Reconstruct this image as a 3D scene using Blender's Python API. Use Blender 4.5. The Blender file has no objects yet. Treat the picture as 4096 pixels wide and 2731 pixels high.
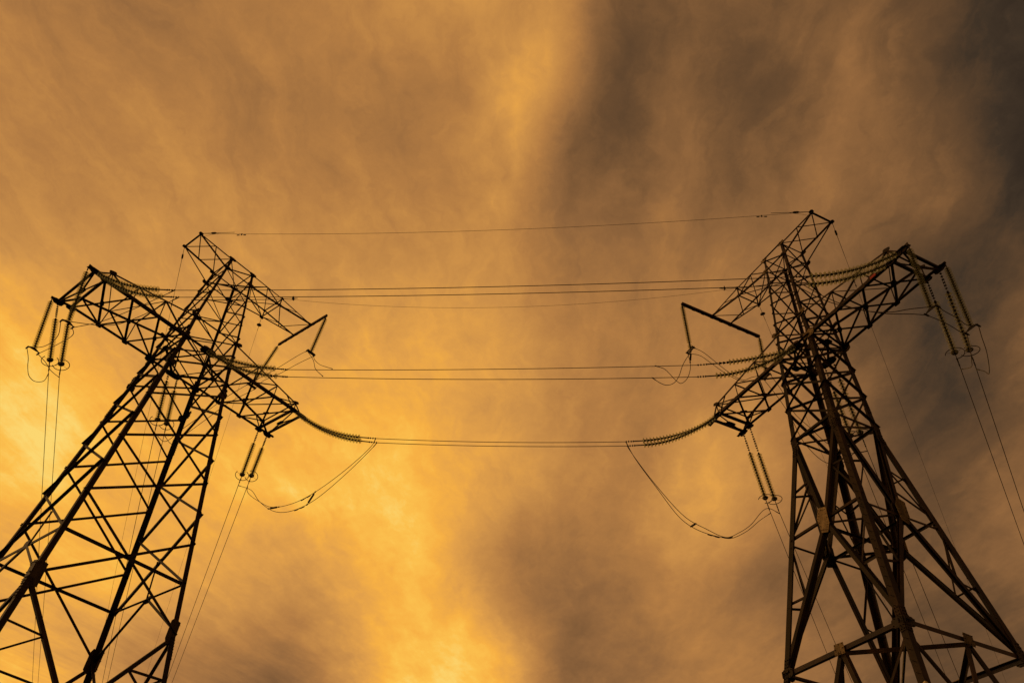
import bpy, math, random
from mathutils import Vector, Matrix

CAM = {'rt': [0.996328, -0.059305, 0.061756], 'up': [-0.085621, -0.690106, 0.718625], 'fw': [0.0, 0.721274, 0.69265], 'lens': 26.845}
TOWERS = [{'loc': [-15.938, 29.266], 'top': 33.114, 'yaw': 0.85163, 'sg': -1, 'S': {'xP': -3.261, 'yP': 0.901, 'zP': 0.166, 'wy': 1.0, 'wx': 0.874, 'wGx': 1.537, 'wGy': 1.564, 'wBx': 1.63, 'wBy': 1.753, 'h2': 1.066, 'xE': 3.398, 'yE': 0.973, 'zEt': -0.013, 'zEb': -0.677, 'xA': 6.087, 'yA': 0.942, 'zA': -0.248, 'ybL': 2.57, 'ybR': 3.083, 'hG': 6.2, 'hB': 7.994, 'xC': -7.296, 'yC': 1.916, 'zC': -8.018, 'xD': -6.623, 'yD': 1.791, 'xF': -6.484, 'yF': 1.647, 'zF': -7.171, 'xc': 7.137, 'yc': 1.699, 'zc': -8.017, 'xd': 6.471, 'yd': 1.753, 'xf': 6.463, 'yf': 1.663, 'zf': -7.345}, 'L': [0.1133, 0.1071, 24.2793, 0.1689, -0.0311]}, {'loc': [13.487, 24.433], 'top': 32.734, 'yaw': 1.96158, 'sg': 1, 'S': {'xP': -3.312, 'yP': 0.755, 'zP': 0.04, 'wy': 0.789, 'wx': 0.802, 'wGx': 1.036, 'wGy': 1.06, 'wBx': 1.2, 'wBy': 1.13, 'h2': 1.123, 'xE': 3.401, 'yE': 0.795, 'zEt': 0.039, 'zEb': -0.69, 'xA': 6.079, 'yA': 0.751, 'zA': -0.06, 'ybL': 2.57, 'ybR': 3.083, 'hG': 6.333, 'hB': 8.079, 'xC': -7.35, 'yC': 1.152, 'zC': -8.05, 'xD': -6.645, 'yD': 1.1, 'xF': -6.666, 'yF': 1.103, 'zF': -7.222, 'xc': 7.105, 'yc': 1.106, 'zc': -8.172, 'xd': 6.497, 'yd': 1.109, 'xf': 6.499, 'yf': 1.188, 'zf': -7.365}, 'L': [0.037, 0.0469, 13.837, 0.1559, 0.1508]}]
SPAN = {'sC': [[-18.798, 23.528, 26.299], [-15.318, 22.987, 24.946], [-14.535, 22.865, 24.864], [-10.075, 22.172, 24.687], [10.515, 18.974, 24.544], [11.292, 18.853, 24.551], [14.961, 18.283, 25.891]], 'sD': [[-18.501, 24.028, 26.32], [-15.375, 23.542, 25.095], [-14.547, 23.413, 25.013], [-10.213, 22.739, 24.849], [10.892, 19.458, 24.667], [11.402, 19.379, 24.688], [14.773, 18.855, 25.866]], 'sc': [[-10.856, 32.879, 26.3], [-7.446, 32.36, 24.908], [-6.565, 32.226, 24.822], [-0.168, 31.253, 24.545], [6.027, 30.311, 24.538], [6.863, 30.184, 24.594], [10.317, 29.659, 25.788]], 'sd': [[-11.194, 32.423, 26.32], [-7.215, 31.829, 24.301], [-6.347, 31.699, 24.188], [-0.148, 30.773, 23.95], [5.999, 29.855, 23.945], [6.807, 29.734, 24.002], [10.511, 29.18, 25.866]], 'sm': [[-14.649, 28.477, 26.32], [-11.222, 27.95, 25.296], [-10.561, 27.848, 25.217], [-0.442, 26.293, 25.025], [8.379, 24.937, 25.071], [9.277, 24.799, 25.156], [12.501, 24.303, 25.866]], 'sn': [[-14.985, 28.093, 26.32], [-10.816, 27.451, 24.426], [-10.261, 27.366, 24.368], [-0.39, 25.846, 24.015], [8.167, 24.529, 23.988], [8.961, 24.406, 24.044], [12.696, 23.831, 25.866]]}
OUTS = {'LC': {'a': [-21.249, 25.673, 26.299], 'az': 1.95472, 'ss': 0.155, 'sw': 0.023, 'hard': 1.043}, 'LD': {'a': [-20.792, 26.034, 26.32], 'az': 1.96826, 'ss': 0.1538, 'sw': -0.0183, 'hard': 0.982}, 'Lc': {'a': [-13.029, 34.782, 26.3], 'az': 1.94742, 'ss': 0.0765, 'sw': 0.1554, 'hard': 1.24}, 'Ld': {'a': [-13.435, 34.386, 26.32], 'az': 1.94462, 'ss': 0.1672, 'sw': 0.1503, 'hard': 1.119}, 'Lm': {'a': [-17.227, 30.056, 26.32], 'az': 1.92492, 'ss': 0.2188, 'sw': 0.1466, 'hard': 0.649}, 'Ln': {'a': [-16.891, 30.44, 26.32], 'az': 1.93901, 'ss': 0.0887, 'sw': 0.0883, 'hard': 1.105}, 'RC': {'a': [16.772, 19.029, 25.891], 'az': 0.9385, 'ss': 0.4325, 'sw': 0.0866, 'hard': 0.99}, 'RD': {'a': [16.503, 19.567, 25.866], 'az': 0.92922, 'ss': 0.2497, 'sw': 0.0165, 'hard': 1.086}, 'Rc': {'a': [12.056, 30.375, 25.788], 'az': 1.05302, 'ss': 0.469, 'sw': 0.1666, 'hard': 1.121}, 'Rd': {'a': [12.255, 29.899, 25.866], 'az': 1.04436, 'ss': 0.4884, 'sw': 0.0944, 'hard': 1.511}, 'Rm': {'a': [14.278, 25.035, 25.866], 'az': 0.99561, 'ss': 0.2586, 'sw': 0.0773, 'hard': 1.555}, 'Rn': {'a': [14.472, 24.563, 25.866], 'az': 0.97289, 'ss': 0.5589, 'sw': 0.2866, 'hard': 1.021}}
GWS = {'LgP': {'a': [-18.341, 27.686, 33.256], 'az': 1.9273, 'sw': 0.1806}, 'LgE': {'a': [-14.658, 31.984, 32.539], 'az': 1.94352, 'sw': 0.1299}, 'RgP': {'a': [15.152, 22.075, 32.768], 'az': 0.96626, 'sw': 0.1179}, 'RgE': {'a': [13.01, 27.364, 32.147], 'az': 0.99528, 'sw': 0.1671}}
SHIELD = {'sgP': [[-17.188, 26.676, 33.256], [-1.089, 24.046, 32.414], [13.966, 21.586, 32.768]], 'sgE': [[-13.413, 30.894, 33.103], [-3.164, 29.247, 31.888], [11.761, 26.849, 32.767]]}
HANG = {'Ho+': [[-19.011, 23.285, 26.299], [-18.597, 23.611, 23.277]], 'Ho-': [[-21.439, 25.456, 26.299], [-21.021, 25.797, 23.522]], 'Hb+': [[-10.886, 31.719, 32.904], [-11.071, 31.655, 29.973]], 'Hb-': [[-14.174, 34.598, 32.904], [-14.714, 34.367, 29.446]], 'Ro+': [[15.081, 17.992, 25.891], [14.938, 18.11, 22.522]], 'Ro-': [[16.888, 18.746, 25.891], [16.759, 18.862, 22.523]], 'Rb+': [[9.095, 28.212, 32.683], [9.217, 28.172, 29.312]], 'Rb-': [[13.942, 30.209, 32.683], [13.877, 30.239, 29.851]]}
JUMP = {'jLi1': [[-6.565, 32.226, 24.822], [-6.676, 32.324, 24.485], [-8.013, 33.493, 23.578], [-10.009, 35.239, 22.909], [-11.255, 36.328, 22.943], [-12.408, 37.337, 23.325], [-13.409, 38.212, 24.09], [-14.763, 39.397, 25.426], [-14.902, 39.518, 25.89]], 'jLi2': [[-6.347, 31.699, 24.188], [-6.489, 31.815, 24.025], [-7.814, 32.9, 22.923], [-9.384, 34.183, 22.036], [-10.638, 35.21, 21.954], [-11.729, 36.101, 22.359], [-13.097, 37.22, 23.535], [-14.033, 37.986, 24.66], [-15.233, 38.967, 25.501]], 'jRi1': [[6.027, 30.311, 24.538], [6.461, 30.521, 23.786], [7.545, 31.046, 22.524], [8.758, 31.634, 21.261], [9.671, 32.076, 20.987], [11.092, 32.764, 21.109], [11.504, 32.963, 21.234], [12.502, 33.447, 21.977], [13.503, 33.932, 23.002], [14.302, 34.318, 23.741]], 'jRi2': [[5.999, 29.855, 23.945], [6.308, 30.005, 23.509], [7.37, 30.524, 22.349], [8.865, 31.253, 21.139], [9.927, 31.771, 20.929], [11.026, 32.307, 20.873], [11.841, 32.705, 21.42], [12.606, 33.078, 22.112], [13.953, 33.735, 23.636], [14.695, 34.097, 23.601]], 'jLo1a': [[-14.535, 22.865, 24.864], [-15.777, 23.164, 24.029], [-16.783, 23.406, 23.471], [-17.36, 23.545, 23.242], [-18.429, 23.802, 23.064]], 'jLo2a': [[-14.547, 23.413, 25.013], [-15.13, 23.414, 24.373], [-15.714, 23.415, 23.687], [-16.609, 23.416, 23.055], [-18.765, 23.419, 23.064]], 'jLo1b': [[-18.429, 23.802, 23.064], [-18.568, 24.248, 23.109], [-19.562, 25.074, 23.19], [-20.853, 25.989, 23.31]], 'jLo2b': [[-18.765, 23.419, 23.064], [-19.28, 24.423, 23.06], [-20.15, 25.167, 23.074], [-21.189, 25.605, 23.31]], 'jLo1c': [[-20.853, 25.989, 23.31], [-21.539, 27.602, 24.172], [-22.036, 28.758, 24.707], [-22.422, 29.799, 25.258], [-22.649, 30.456, 25.626]], 'jLo2c': [[-21.189, 25.605, 23.31], [-21.634, 26.585, 23.542], [-22.117, 27.517, 23.716], [-22.477, 28.376, 23.89], [-22.64, 29.105, 24.19], [-22.773, 29.782, 24.793], [-23.067, 30.174, 25.58]], 'jLm1a': [[-8.376, 27.512, 25.217], [-9.972, 30.217, 27.801], [-10.73, 31.459, 29.245], [-10.903, 31.847, 29.761]], 'jLm2a': [[-8.58, 27.107, 24.368], [-9.538, 28.663, 26.111], [-10.215, 29.922, 27.77], [-11.239, 31.463, 29.761]], 'jLm1b': [[-11.239, 31.463, 29.761], [-11.745, 31.84, 29.723], [-13.039, 32.803, 29.444], [-13.944, 33.477, 29.331], [-14.882, 34.175, 29.234]], 'jLm2b': [[-10.903, 31.847, 29.761], [-11.775, 32.496, 29.75], [-13.155, 33.523, 29.595], [-14.171, 34.279, 29.623], [-14.546, 34.558, 29.234]], 'jLm1c': [[-14.882, 34.175, 29.234], [-15.736, 34.18, 28.238], [-16.762, 34.187, 26.696], [-17.484, 34.191, 25.641], [-18.007, 34.194, 24.869], [-18.759, 34.199, 25.372]], 'jLm2c': [[-14.546, 34.558, 29.234], [-15.751, 34.705, 28.21], [-16.715, 34.823, 26.936], [-17.493, 34.917, 25.915], [-17.963, 34.975, 25.28], [-18.674, 35.061, 25.88]], 'jRm1a': [[6.531, 25.221, 25.071], [7.092, 25.812, 25.478], [7.426, 26.285, 25.673], [7.962, 27.083, 25.961], [8.289, 27.456, 26.145], [8.709, 27.719, 26.743], [9.066, 28.058, 27.933], [9.12, 28.408, 29.099]], 'jRm2a': [[6.235, 24.826, 23.988], [6.722, 25.318, 24.145], [7.099, 25.699, 24.396], [7.582, 26.187, 25.004], [7.949, 26.557, 25.754], [8.349, 26.961, 26.927], [9.315, 27.937, 29.099]], 'jRm1b': [[9.315, 27.937, 29.099], [9.825, 28.163, 29.072], [10.617, 28.514, 28.697], [11.244, 28.792, 28.395], [11.664, 28.978, 28.262], [12.129, 29.185, 28.306], [12.739, 29.455, 28.802], [13.974, 30.003, 29.638]], 'jRm2b': [[9.12, 28.408, 29.099], [9.861, 28.737, 29.343], [10.413, 28.982, 29.169], [11.214, 29.337, 28.856], [11.781, 29.588, 28.756], [12.331, 29.832, 28.803], [12.996, 30.127, 29.204], [13.78, 30.474, 29.638]], 'jRm1c': [[13.974, 30.003, 29.638], [14.319, 29.78, 28.238], [14.578, 29.613, 26.748], [15.043, 29.311, 25.627], [15.562, 28.976, 24.445], [16.256, 28.527, 23.64], [16.891, 28.115, 23.541]], 'jRm2c': [[13.78, 30.474, 29.638], [14.208, 30.343, 28.474], [14.475, 30.261, 27.619], [14.656, 30.206, 26.883], [14.989, 30.104, 25.21], [15.711, 29.882, 23.988], [16.395, 29.673, 23.913], [17.137, 29.445, 24.554]], 'jRo1a': [[10.515, 18.974, 24.544], [11.614, 18.814, 23.327], [12.462, 18.691, 22.732], [13.479, 18.544, 22.426], [14.375, 18.414, 22.376], [14.841, 18.346, 22.31]], 'jRo2a': [[10.892, 19.458, 24.667], [11.763, 19.125, 23.499], [12.899, 18.691, 22.639], [13.595, 18.425, 22.396], [14.194, 18.196, 22.389], [15.036, 17.874, 22.31]], 'jRo1b': [[14.841, 18.346, 22.31], [15.593, 18.635, 22.335], [16.033, 18.838, 22.32], [16.361, 19.0, 22.3], [16.662, 19.097, 22.31]], 'jRo2b': [[15.036, 17.874, 22.31], [15.297, 18.039, 22.284], [15.898, 18.312, 22.264], [16.391, 18.576, 22.218], [16.856, 18.626, 22.31]], 'jRo1c': [[16.662, 19.097, 22.31], [17.686, 20.434, 23.0], [18.572, 21.683, 23.587], [19.007, 22.35, 23.883], [19.383, 23.422, 24.725]], 'jRo2c': [[16.856, 18.626, 22.31], [17.463, 19.413, 22.55], [18.232, 20.381, 22.816], [19.057, 21.584, 23.092], [19.268, 21.972, 23.179], [19.334, 22.195, 23.519], [19.418, 22.64, 24.047]]}
SKY = [[0.98, 0.96, 0.94, 0.91, 0.88, 0.86, 0.88, 0.93, 1.17, 1.1, 1.0, 0.78, 0.62, 0.65, 1.06, 1.11, 1.0, 0.58, 0.58, 0.67, 0.7, 0.62, 0.45, 0.38, 0.45, 0.43, 0.42, 0.44, 0.5, 0.59, 0.67, 0.76], [0.89, 0.91, 0.93, 0.94, 0.93, 0.89, 0.83, 0.88, 0.78, 0.71, 0.55, 0.49, 0.38, 0.67, 0.98, 1.03, 0.91, 0.54, 0.57, 0.64, 0.63, 0.55, 0.44, 0.34, 0.39, 0.39, 0.4, 0.47, 0.53, 0.57, 0.62, 0.66], [0.81, 0.86, 0.9, 0.95, 0.98, 0.97, 0.92, 0.8, 1.0, 1.01, 0.88, 0.84, 0.73, 0.83, 0.96, 1.05, 0.91, 0.51, 0.55, 0.62, 0.69, 0.68, 0.53, 0.37, 0.38, 0.45, 0.41, 0.51, 0.54, 0.55, 0.56, 0.56], [0.75, 0.8, 0.86, 0.93, 0.99, 1.0, 0.96, 1.06, 0.88, 0.84, 0.87, 0.8, 0.79, 0.9, 0.97, 0.79, 0.58, 0.53, 0.57, 0.71, 0.54, 0.4, 0.48, 0.42, 0.47, 0.53, 0.59, 0.57, 0.53, 0.52, 0.5, 0.46], [0.7, 0.75, 0.8, 0.87, 0.94, 1.0, 1.04, 1.02, 0.96, 0.94, 0.99, 1.02, 1.02, 1.01, 1.0, 0.83, 0.66, 0.65, 0.65, 0.8, 0.85, 0.68, 0.53, 0.41, 0.39, 0.59, 0.47, 0.39, 0.48, 0.48, 0.42, 0.37], [0.67, 0.7, 0.74, 0.78, 0.84, 0.9, 0.93, 0.87, 0.8, 0.82, 0.87, 0.89, 0.94, 0.94, 0.91, 0.89, 0.87, 0.74, 0.7, 0.73, 0.83, 0.82, 0.66, 0.51, 0.3, 0.25, 0.46, 0.48, 0.5, 0.41, 0.34, 0.28], [0.65, 0.67, 0.7, 0.73, 0.76, 0.78, 0.78, 0.81, 0.83, 0.83, 0.84, 0.88, 0.91, 0.92, 0.89, 0.84, 0.76, 0.7, 0.67, 0.67, 0.69, 0.67, 0.62, 0.5, 0.4, 0.27, 0.38, 0.56, 0.39, 0.29, 0.25, 0.22], [0.64, 0.65, 0.67, 0.69, 0.7, 0.72, 0.75, 0.76, 0.77, 0.78, 0.8, 0.82, 0.84, 0.86, 0.85, 0.85, 0.8, 0.71, 0.66, 0.65, 0.65, 0.64, 0.58, 0.5, 0.39, 0.27, 0.14, 0.19, 0.22, 0.23, 0.21, 0.19], [0.64, 0.64, 0.66, 0.66, 0.68, 0.71, 0.73, 0.73, 0.75, 0.76, 0.77, 0.77, 0.78, 0.79, 0.8, 0.78, 0.7, 0.64, 0.63, 0.62, 0.63, 0.63, 0.6, 0.54, 0.47, 0.45, 0.52, 0.41, 0.19, 0.2, 0.19, 0.19], [0.65, 0.64, 0.63, 0.64, 0.65, 0.67, 0.69, 0.69, 0.69, 0.69, 0.7, 0.69, 0.69, 0.69, 0.71, 0.76, 0.64, 0.58, 0.6, 0.58, 0.57, 0.56, 0.51, 0.56, 0.64, 0.57, 0.48, 0.43, 0.3, 0.15, 0.18, 0.23], [0.64, 0.63, 0.63, 0.62, 0.62, 0.62, 0.63, 0.63, 0.63, 0.63, 0.63, 0.64, 0.65, 0.65, 0.68, 0.77, 0.59, 0.45, 0.46, 0.49, 0.52, 0.51, 0.44, 0.46, 0.51, 0.55, 0.62, 0.46, 0.37, 0.31, 0.22, 0.2], [0.62, 0.62, 0.62, 0.62, 0.63, 0.64, 0.64, 0.64, 0.64, 0.63, 0.62, 0.61, 0.61, 0.64, 0.74, 0.85, 0.72, 0.49, 0.39, 0.41, 0.48, 0.51, 0.45, 0.36, 0.37, 0.46, 0.51, 0.49, 0.43, 0.38, 0.33, 0.24], [0.61, 0.61, 0.62, 0.63, 0.64, 0.65, 0.66, 0.68, 0.7, 0.71, 0.72, 0.72, 0.71, 0.71, 0.78, 0.86, 0.89, 0.74, 0.47, 0.39, 0.4, 0.43, 0.47, 0.47, 0.45, 0.42, 0.43, 0.46, 0.48, 0.45, 0.41, 0.36], [0.59, 0.6, 0.62, 0.64, 0.65, 0.67, 0.68, 0.69, 0.71, 0.73, 0.76, 0.8, 0.8, 0.76, 0.74, 0.72, 0.71, 0.66, 0.53, 0.47, 0.45, 0.46, 0.48, 0.48, 0.46, 0.44, 0.44, 0.45, 0.48, 0.5, 0.5, 0.5], [0.57, 0.59, 0.62, 0.64, 0.66, 0.68, 0.7, 0.71, 0.73, 0.76, 0.78, 0.78, 0.77, 0.82, 0.86, 0.88, 0.84, 0.74, 0.61, 0.51, 0.47, 0.46, 0.47, 0.48, 0.48, 0.46, 0.44, 0.44, 0.48, 0.53, 0.58, 0.63]]

K = 0.85            # metres per design unit of the pylon tables
scn = bpy.context.scene

# ------------------------------------------------------------------ camera
cd = bpy.data.cameras.new('camera'); cam = bpy.data.objects.new('camera', cd)
scn.collection.objects.link(cam); scn.camera = cam
cd.sensor_width = 36.0; cd.sensor_fit = 'HORIZONTAL'; cd.lens = CAM['lens']
cd.clip_start = 0.1; cd.clip_end = 20000
r_, u_, f_ = Vector(CAM['rt']), Vector(CAM['up']), Vector(CAM['fw'])
cam.matrix_world = Matrix.Translation((0, 0, 1.6)) @ Matrix((r_, u_, -f_)).transposed().to_4x4()
scn.view_settings.view_transform = 'Standard'; scn.view_settings.look = 'None'
scn.view_settings.exposure = 0.0; scn.view_settings.gamma = 1.0
scn.cycles.transparent_max_bounces = 48

# ------------------------------------------------------------------ node helpers
def lin(c):
    return tuple((x / 12.92 if x <= .04045 else ((x + .055) / 1.055) ** 2.4) for x in (v / 255 for v in c)) + (1.0,)
class NT:
    def __init__(s, tree): s.t = tree; s.n = tree.nodes; s.l = tree.links
    def new(s, typ, **k):
        n = s.n.new(typ)
        for a, b in k.items(): setattr(n, a, b)
        return n
    def put(s, sock, v):
        if v is None: return
        if isinstance(v, bpy.types.NodeSocket): s.l.new(v, sock)
        else: sock.default_value = v
    def m(s, op, a, b=None, c=None):
        n = s.new('ShaderNodeMath', operation=op); s.put(n.inputs[0], a); s.put(n.inputs[1], b); s.put(n.inputs[2], c); return n.outputs[0]
    def v(s, op, a, b=None, out=0):
        n = s.new('ShaderNodeVectorMath', operation=op); s.put(n.inputs[0], a); s.put(n.inputs[1], b)
        return n.outputs[1] if op in ('DOT_PRODUCT', 'DISTANCE', 'LENGTH') else n.outputs[0]
    def noise(s, vec, scale, detail=6, rough=.55, col=False, dist=0.0):
        n = s.new('ShaderNodeTexNoise'); s.put(n.inputs['Vector'], vec)
        n.inputs['Scale'].default_value = scale; n.inputs['Detail'].default_value = detail
        n.inputs['Roughness'].default_value = rough; n.inputs['Distortion'].default_value = dist
        return n.outputs['Color'] if col else n.outputs['Fac']
    def ramp(s, fac, stops, interp='LINEAR'):
        n = s.new('ShaderNodeValToRGB'); s.put(n.inputs[0], fac); e = n.color_ramp.elements; n.color_ramp.interpolation = interp
        while len(e) > 1: e.remove(e[-1])
        e[0].position = stops[0][0]; e[0].color = stops[0][1]
        for p, c in stops[1:]:
            q = e.new(p); q.color = c
        return n.outputs[0]
    def rng(s, x, a, b, c, d):
        n = s.new('ShaderNodeMapRange'); s.put(n.inputs[0], x)
        for i, q in enumerate((a, b, c, d)): n.inputs[i + 1].default_value = q
        return n.outputs[0]

# ------------------------------------------------------------------ sky: dusk overcast, clouds placed by direction
SUN_EL, SUN_AZ = math.radians(9), math.radians(168)
W = bpy.data.worlds.new('World'); scn.world = W; W.use_nodes = True
T = NT(W.node_tree); W.node_tree.nodes.clear()
tc = T.new('ShaderNodeTexCoord'); d0 = T.v('NORMALIZE', tc.outputs['Generated'])
sep = T.new('ShaderNodeSeparateXYZ'); T.l.new(d0, sep.inputs[0])
dz = T.m('ADD', T.m('MAXIMUM', sep.outputs[2], 0.0), 0.45)   # softened so clouds keep their puffs low down
com = T.new('ShaderNodeCombineXYZ')
T.l.new(T.m('DIVIDE', sep.outputs[0], dz), com.inputs[0]); T.l.new(T.m('DIVIDE', sep.outputs[1], dz), com.inputs[1])
plane = com.outputs[0]                                   # position on a flat cloud layer
# ragged edges: bend the direction with noise of the cloud layer
def scaled(vec, k):
    n = T.new('ShaderNodeVectorMath', operation='SCALE'); T.l.new(vec, n.inputs[0]); n.inputs['Scale'].default_value = k; return n.outputs[0]
def warp(scale, k, det=6, rough=.62): return scaled(T.v('SUBTRACT', T.noise(plane, scale, det, rough, True), (.5, .5, .5)), k)
d1 = T.v('ADD', T.v('ADD', d0, warp(3.2, .045)), warp(10, .040, 10, .70))
# broad brightness of the cloud cover: rows by elevation, each a profile over azimuth
sp1 = T.new('ShaderNodeSeparateXYZ'); T.l.new(T.v('NORMALIZE', d1), sp1.inputs[0])
elev = T.m('MINIMUM', T.m('MAXIMUM', T.m('MULTIPLY', T.m('ARCSINE', sp1.outputs[2]), 180 / math.pi), 13.0), 73.0)
azim = T.rng(T.m('MULTIPLY', T.m('ARCTAN2', sp1.outputs[0], sp1.outputs[1]), 180 / math.pi), -63.0, 63.0, 0.0, 1.0)
dv_ = 60.0 / (len(SKY) - 1); acc = None
def b3(t): return 2 / 3 - t * t + t ** 3 / 2 if t < 1 else (2 - t) ** 3 / 6
for i, row in enumerate(SKY):
    w = T.ramp(T.m('ABSOLUTE', T.m('MULTIPLY_ADD', elev, 1 / (2 * dv_), -(13.0 + i * dv_) / (2 * dv_))), [(k / 20, (b3(k / 10),) * 3 + (1,)) for k in range(21)])
    p = T.ramp(azim, [(j / (len(row) - 1), (v / 1.25,) * 3 + (1,)) for j, v in enumerate(row)])
    acc = T.m('MULTIPLY', w, p) if acc is None else T.m('MULTIPLY_ADD', w, p, acc)
acc = T.m('MULTIPLY', acc, 1.25)
# streaks: bands of the cloud layer that fan out from low ahead, torn by finer noise
fz = T.m('MAXIMUM', T.m('SUBTRACT', sep.outputs[2], .16), .10)
com2 = T.new('ShaderNodeCombineXYZ')
T.l.new(T.m('DIVIDE', T.m('MULTIPLY_ADD', sep.outputs[1], -.08, sep.outputs[0]), fz), com2.inputs[0]); T.l.new(T.m('DIVIDE', sep.outputs[1], fz), com2.inputs[1])
fan = T.v('ADD', com2.outputs[0], warp(6, .35, 6, .6))
mp = T.new('ShaderNodeMapping'); T.l.new(fan, mp.inputs[0]); mp.inputs['Scale'].default_value = (3.0, .55, 1.0)
s1 = T.noise(mp.outputs[0], 1.5, 10, .60, dist=.1)
mq = T.new('ShaderNodeMapping'); T.l.new(fan, mq.inputs[0]); mq.inputs['Scale'].default_value = (7.0, 1.9, 1.0); mq.inputs['Rotation'].default_value = (0, 0, .25)
s2 = T.noise(mq.outputs[0], 1.6, 10, .66, dist=.15)
s3 = T.noise(plane, 20, 10, .68, dist=.15)
high = T.rng(sep.outputs[2], .38, .75, .35, 1.0)       # ripples show in the high cloud, the low cloud is smoother
t = T.m('ADD', acc, T.rng(s1, .3, .7, -.036, .036))
t = T.m('ADD', t, T.m('MULTIPLY', T.rng(s2, .3, .7, -.046, .046), high))
t = T.m('ADD', t, T.rng(s3, .3, .7, -.030, .030))
t = T.m('MULTIPLY', t, .965)
col = T.ramp(t, [(.15, lin((44, 34, 25))), (.24, lin((64, 50, 36))), (.40, lin((107, 76, 47))), (.54, lin((148, 103, 60))),
                 (.66, lin((181, 125, 67))), (.755, lin((206, 145, 73))), (.83, lin((229, 162, 74))), (.90, lin((250, 178, 68))), (.95, lin((255, 194, 78))), (1.0, lin((255, 216, 112)))])
nish = T.new('ShaderNodeTexSky'); nish.sky_type = 'NISHITA'; nish.sun_disc = False
nish.sun_elevation = SUN_EL; nish.sun_rotation = math.radians(90) - SUN_AZ
ns = T.new('ShaderNodeMix', data_type='RGBA', blend_type='MULTIPLY'); ns.inputs[0].default_value = 1.0
T.l.new(nish.outputs[0], ns.inputs[6]); ns.inputs[7].default_value = (.05, .05, .05, 1)
mx = T.new('ShaderNodeMix', data_type='RGBA'); mx.inputs[0].default_value = .97
T.l.new(ns.outputs[2], mx.inputs[6]); T.l.new(col, mx.inputs[7])
bg = T.new('ShaderNodeBackground'); T.l.new(mx.outputs[2], bg.inputs[0]); bg.inputs[1].default_value = 1.0
wo = T.new('ShaderNodeOutputWorld'); T.l.new(bg.outputs[0], wo.inputs[0])

# ------------------------------------------------------------------ sun: low, veiled by cloud, off to the left
sd = bpy.data.lights.new('sun', 'SUN'); so = bpy.data.objects.new('sun', sd); scn.collection.objects.link(so)
sd.energy = 0.5; sd.angle = math.radians(14); sd.color = (1.0, .62, .28)
sv = Vector((math.cos(SUN_EL) * math.cos(SUN_AZ), math.cos(SUN_EL) * math.sin(SUN_AZ), math.sin(SUN_EL)))
so.rotation_euler = sv.to_track_quat('Z', 'Y').to_euler()

# ------------------------------------------------------------------ materials
def mat(name, f):
    m = bpy.data.materials.new(name); m.use_nodes = True; t = NT(m.node_tree); m.node_tree.nodes.clear()
    out = t.new('ShaderNodeOutputMaterial'); t.l.new(f(t), out.inputs[0]); return m
def steel(c1, c2, c3, rough=.6, scale=2.0):
    def f(t):
        tc = t.new('ShaderNodeTexCoord'); mp = t.new('ShaderNodeMapping'); t.l.new(tc.outputs['Object'], mp.inputs[0]); mp.inputs['Scale'].default_value = (1, 1, .35)
        a = t.noise(mp.outputs[0], scale, 6, .6); b = t.noise(tc.outputs['Object'], scale * 11, 5, .65)
        s = t.m('ADD', t.m('MULTIPLY', a, .65), t.m('MULTIPLY', b, .35))
        c = t.ramp(s, [(.36, c1 + (1,)), (.50, c2 + (1,)), (.64, c3 + (1,))])
        oi = t.new('ShaderNodeObjectInfo'); hv = t.new('ShaderNodeHueSaturation'); t.l.new(t.rng(oi.outputs['Random'], 0, 1, .45, 1.35), hv.inputs['Value']); t.l.new(c, hv.inputs['Color'])
        p = t.new('ShaderNodeBsdfPrincipled'); t.l.new(hv.outputs[0], p.inputs['Base Color']); p.inputs['Roughness'].default_value = rough; p.inputs['Metallic'].default_value = 0.0; p.inputs['Specular IOR Level'].default_value = .22
        bp = t.new('ShaderNodeBump'); bp.inputs['Strength'].default_value = .25; bp.inputs['Distance'].default_value = .004; t.l.new(b, bp.inputs['Height']); t.l.new(bp.outputs[0], p.inputs['Normal'])
        return p.outputs[0]
    return f
STEEL = mat('weathered_steel', steel((.006, .0025, .0012), (.016, .0070, .0035), (.040, .019, .009)))
CHORD = mat('brown_painted_steel', steel((.008, .003, .0015), (.022, .008, .004), (.048, .020, .010), .5))
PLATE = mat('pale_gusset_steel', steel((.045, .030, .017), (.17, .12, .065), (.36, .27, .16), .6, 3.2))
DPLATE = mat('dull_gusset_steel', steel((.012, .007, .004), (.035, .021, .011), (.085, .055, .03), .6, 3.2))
IRON = mat('dark_iron_fitting', steel((.008, .006, .004), (.014, .010, .007), (.03, .022, .016), .45, 8))
ALU = mat('weathered_aluminium_wire', steel((.020, .015, .011), (.035, .026, .018), (.05, .038, .027), .45, 6))
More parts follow.
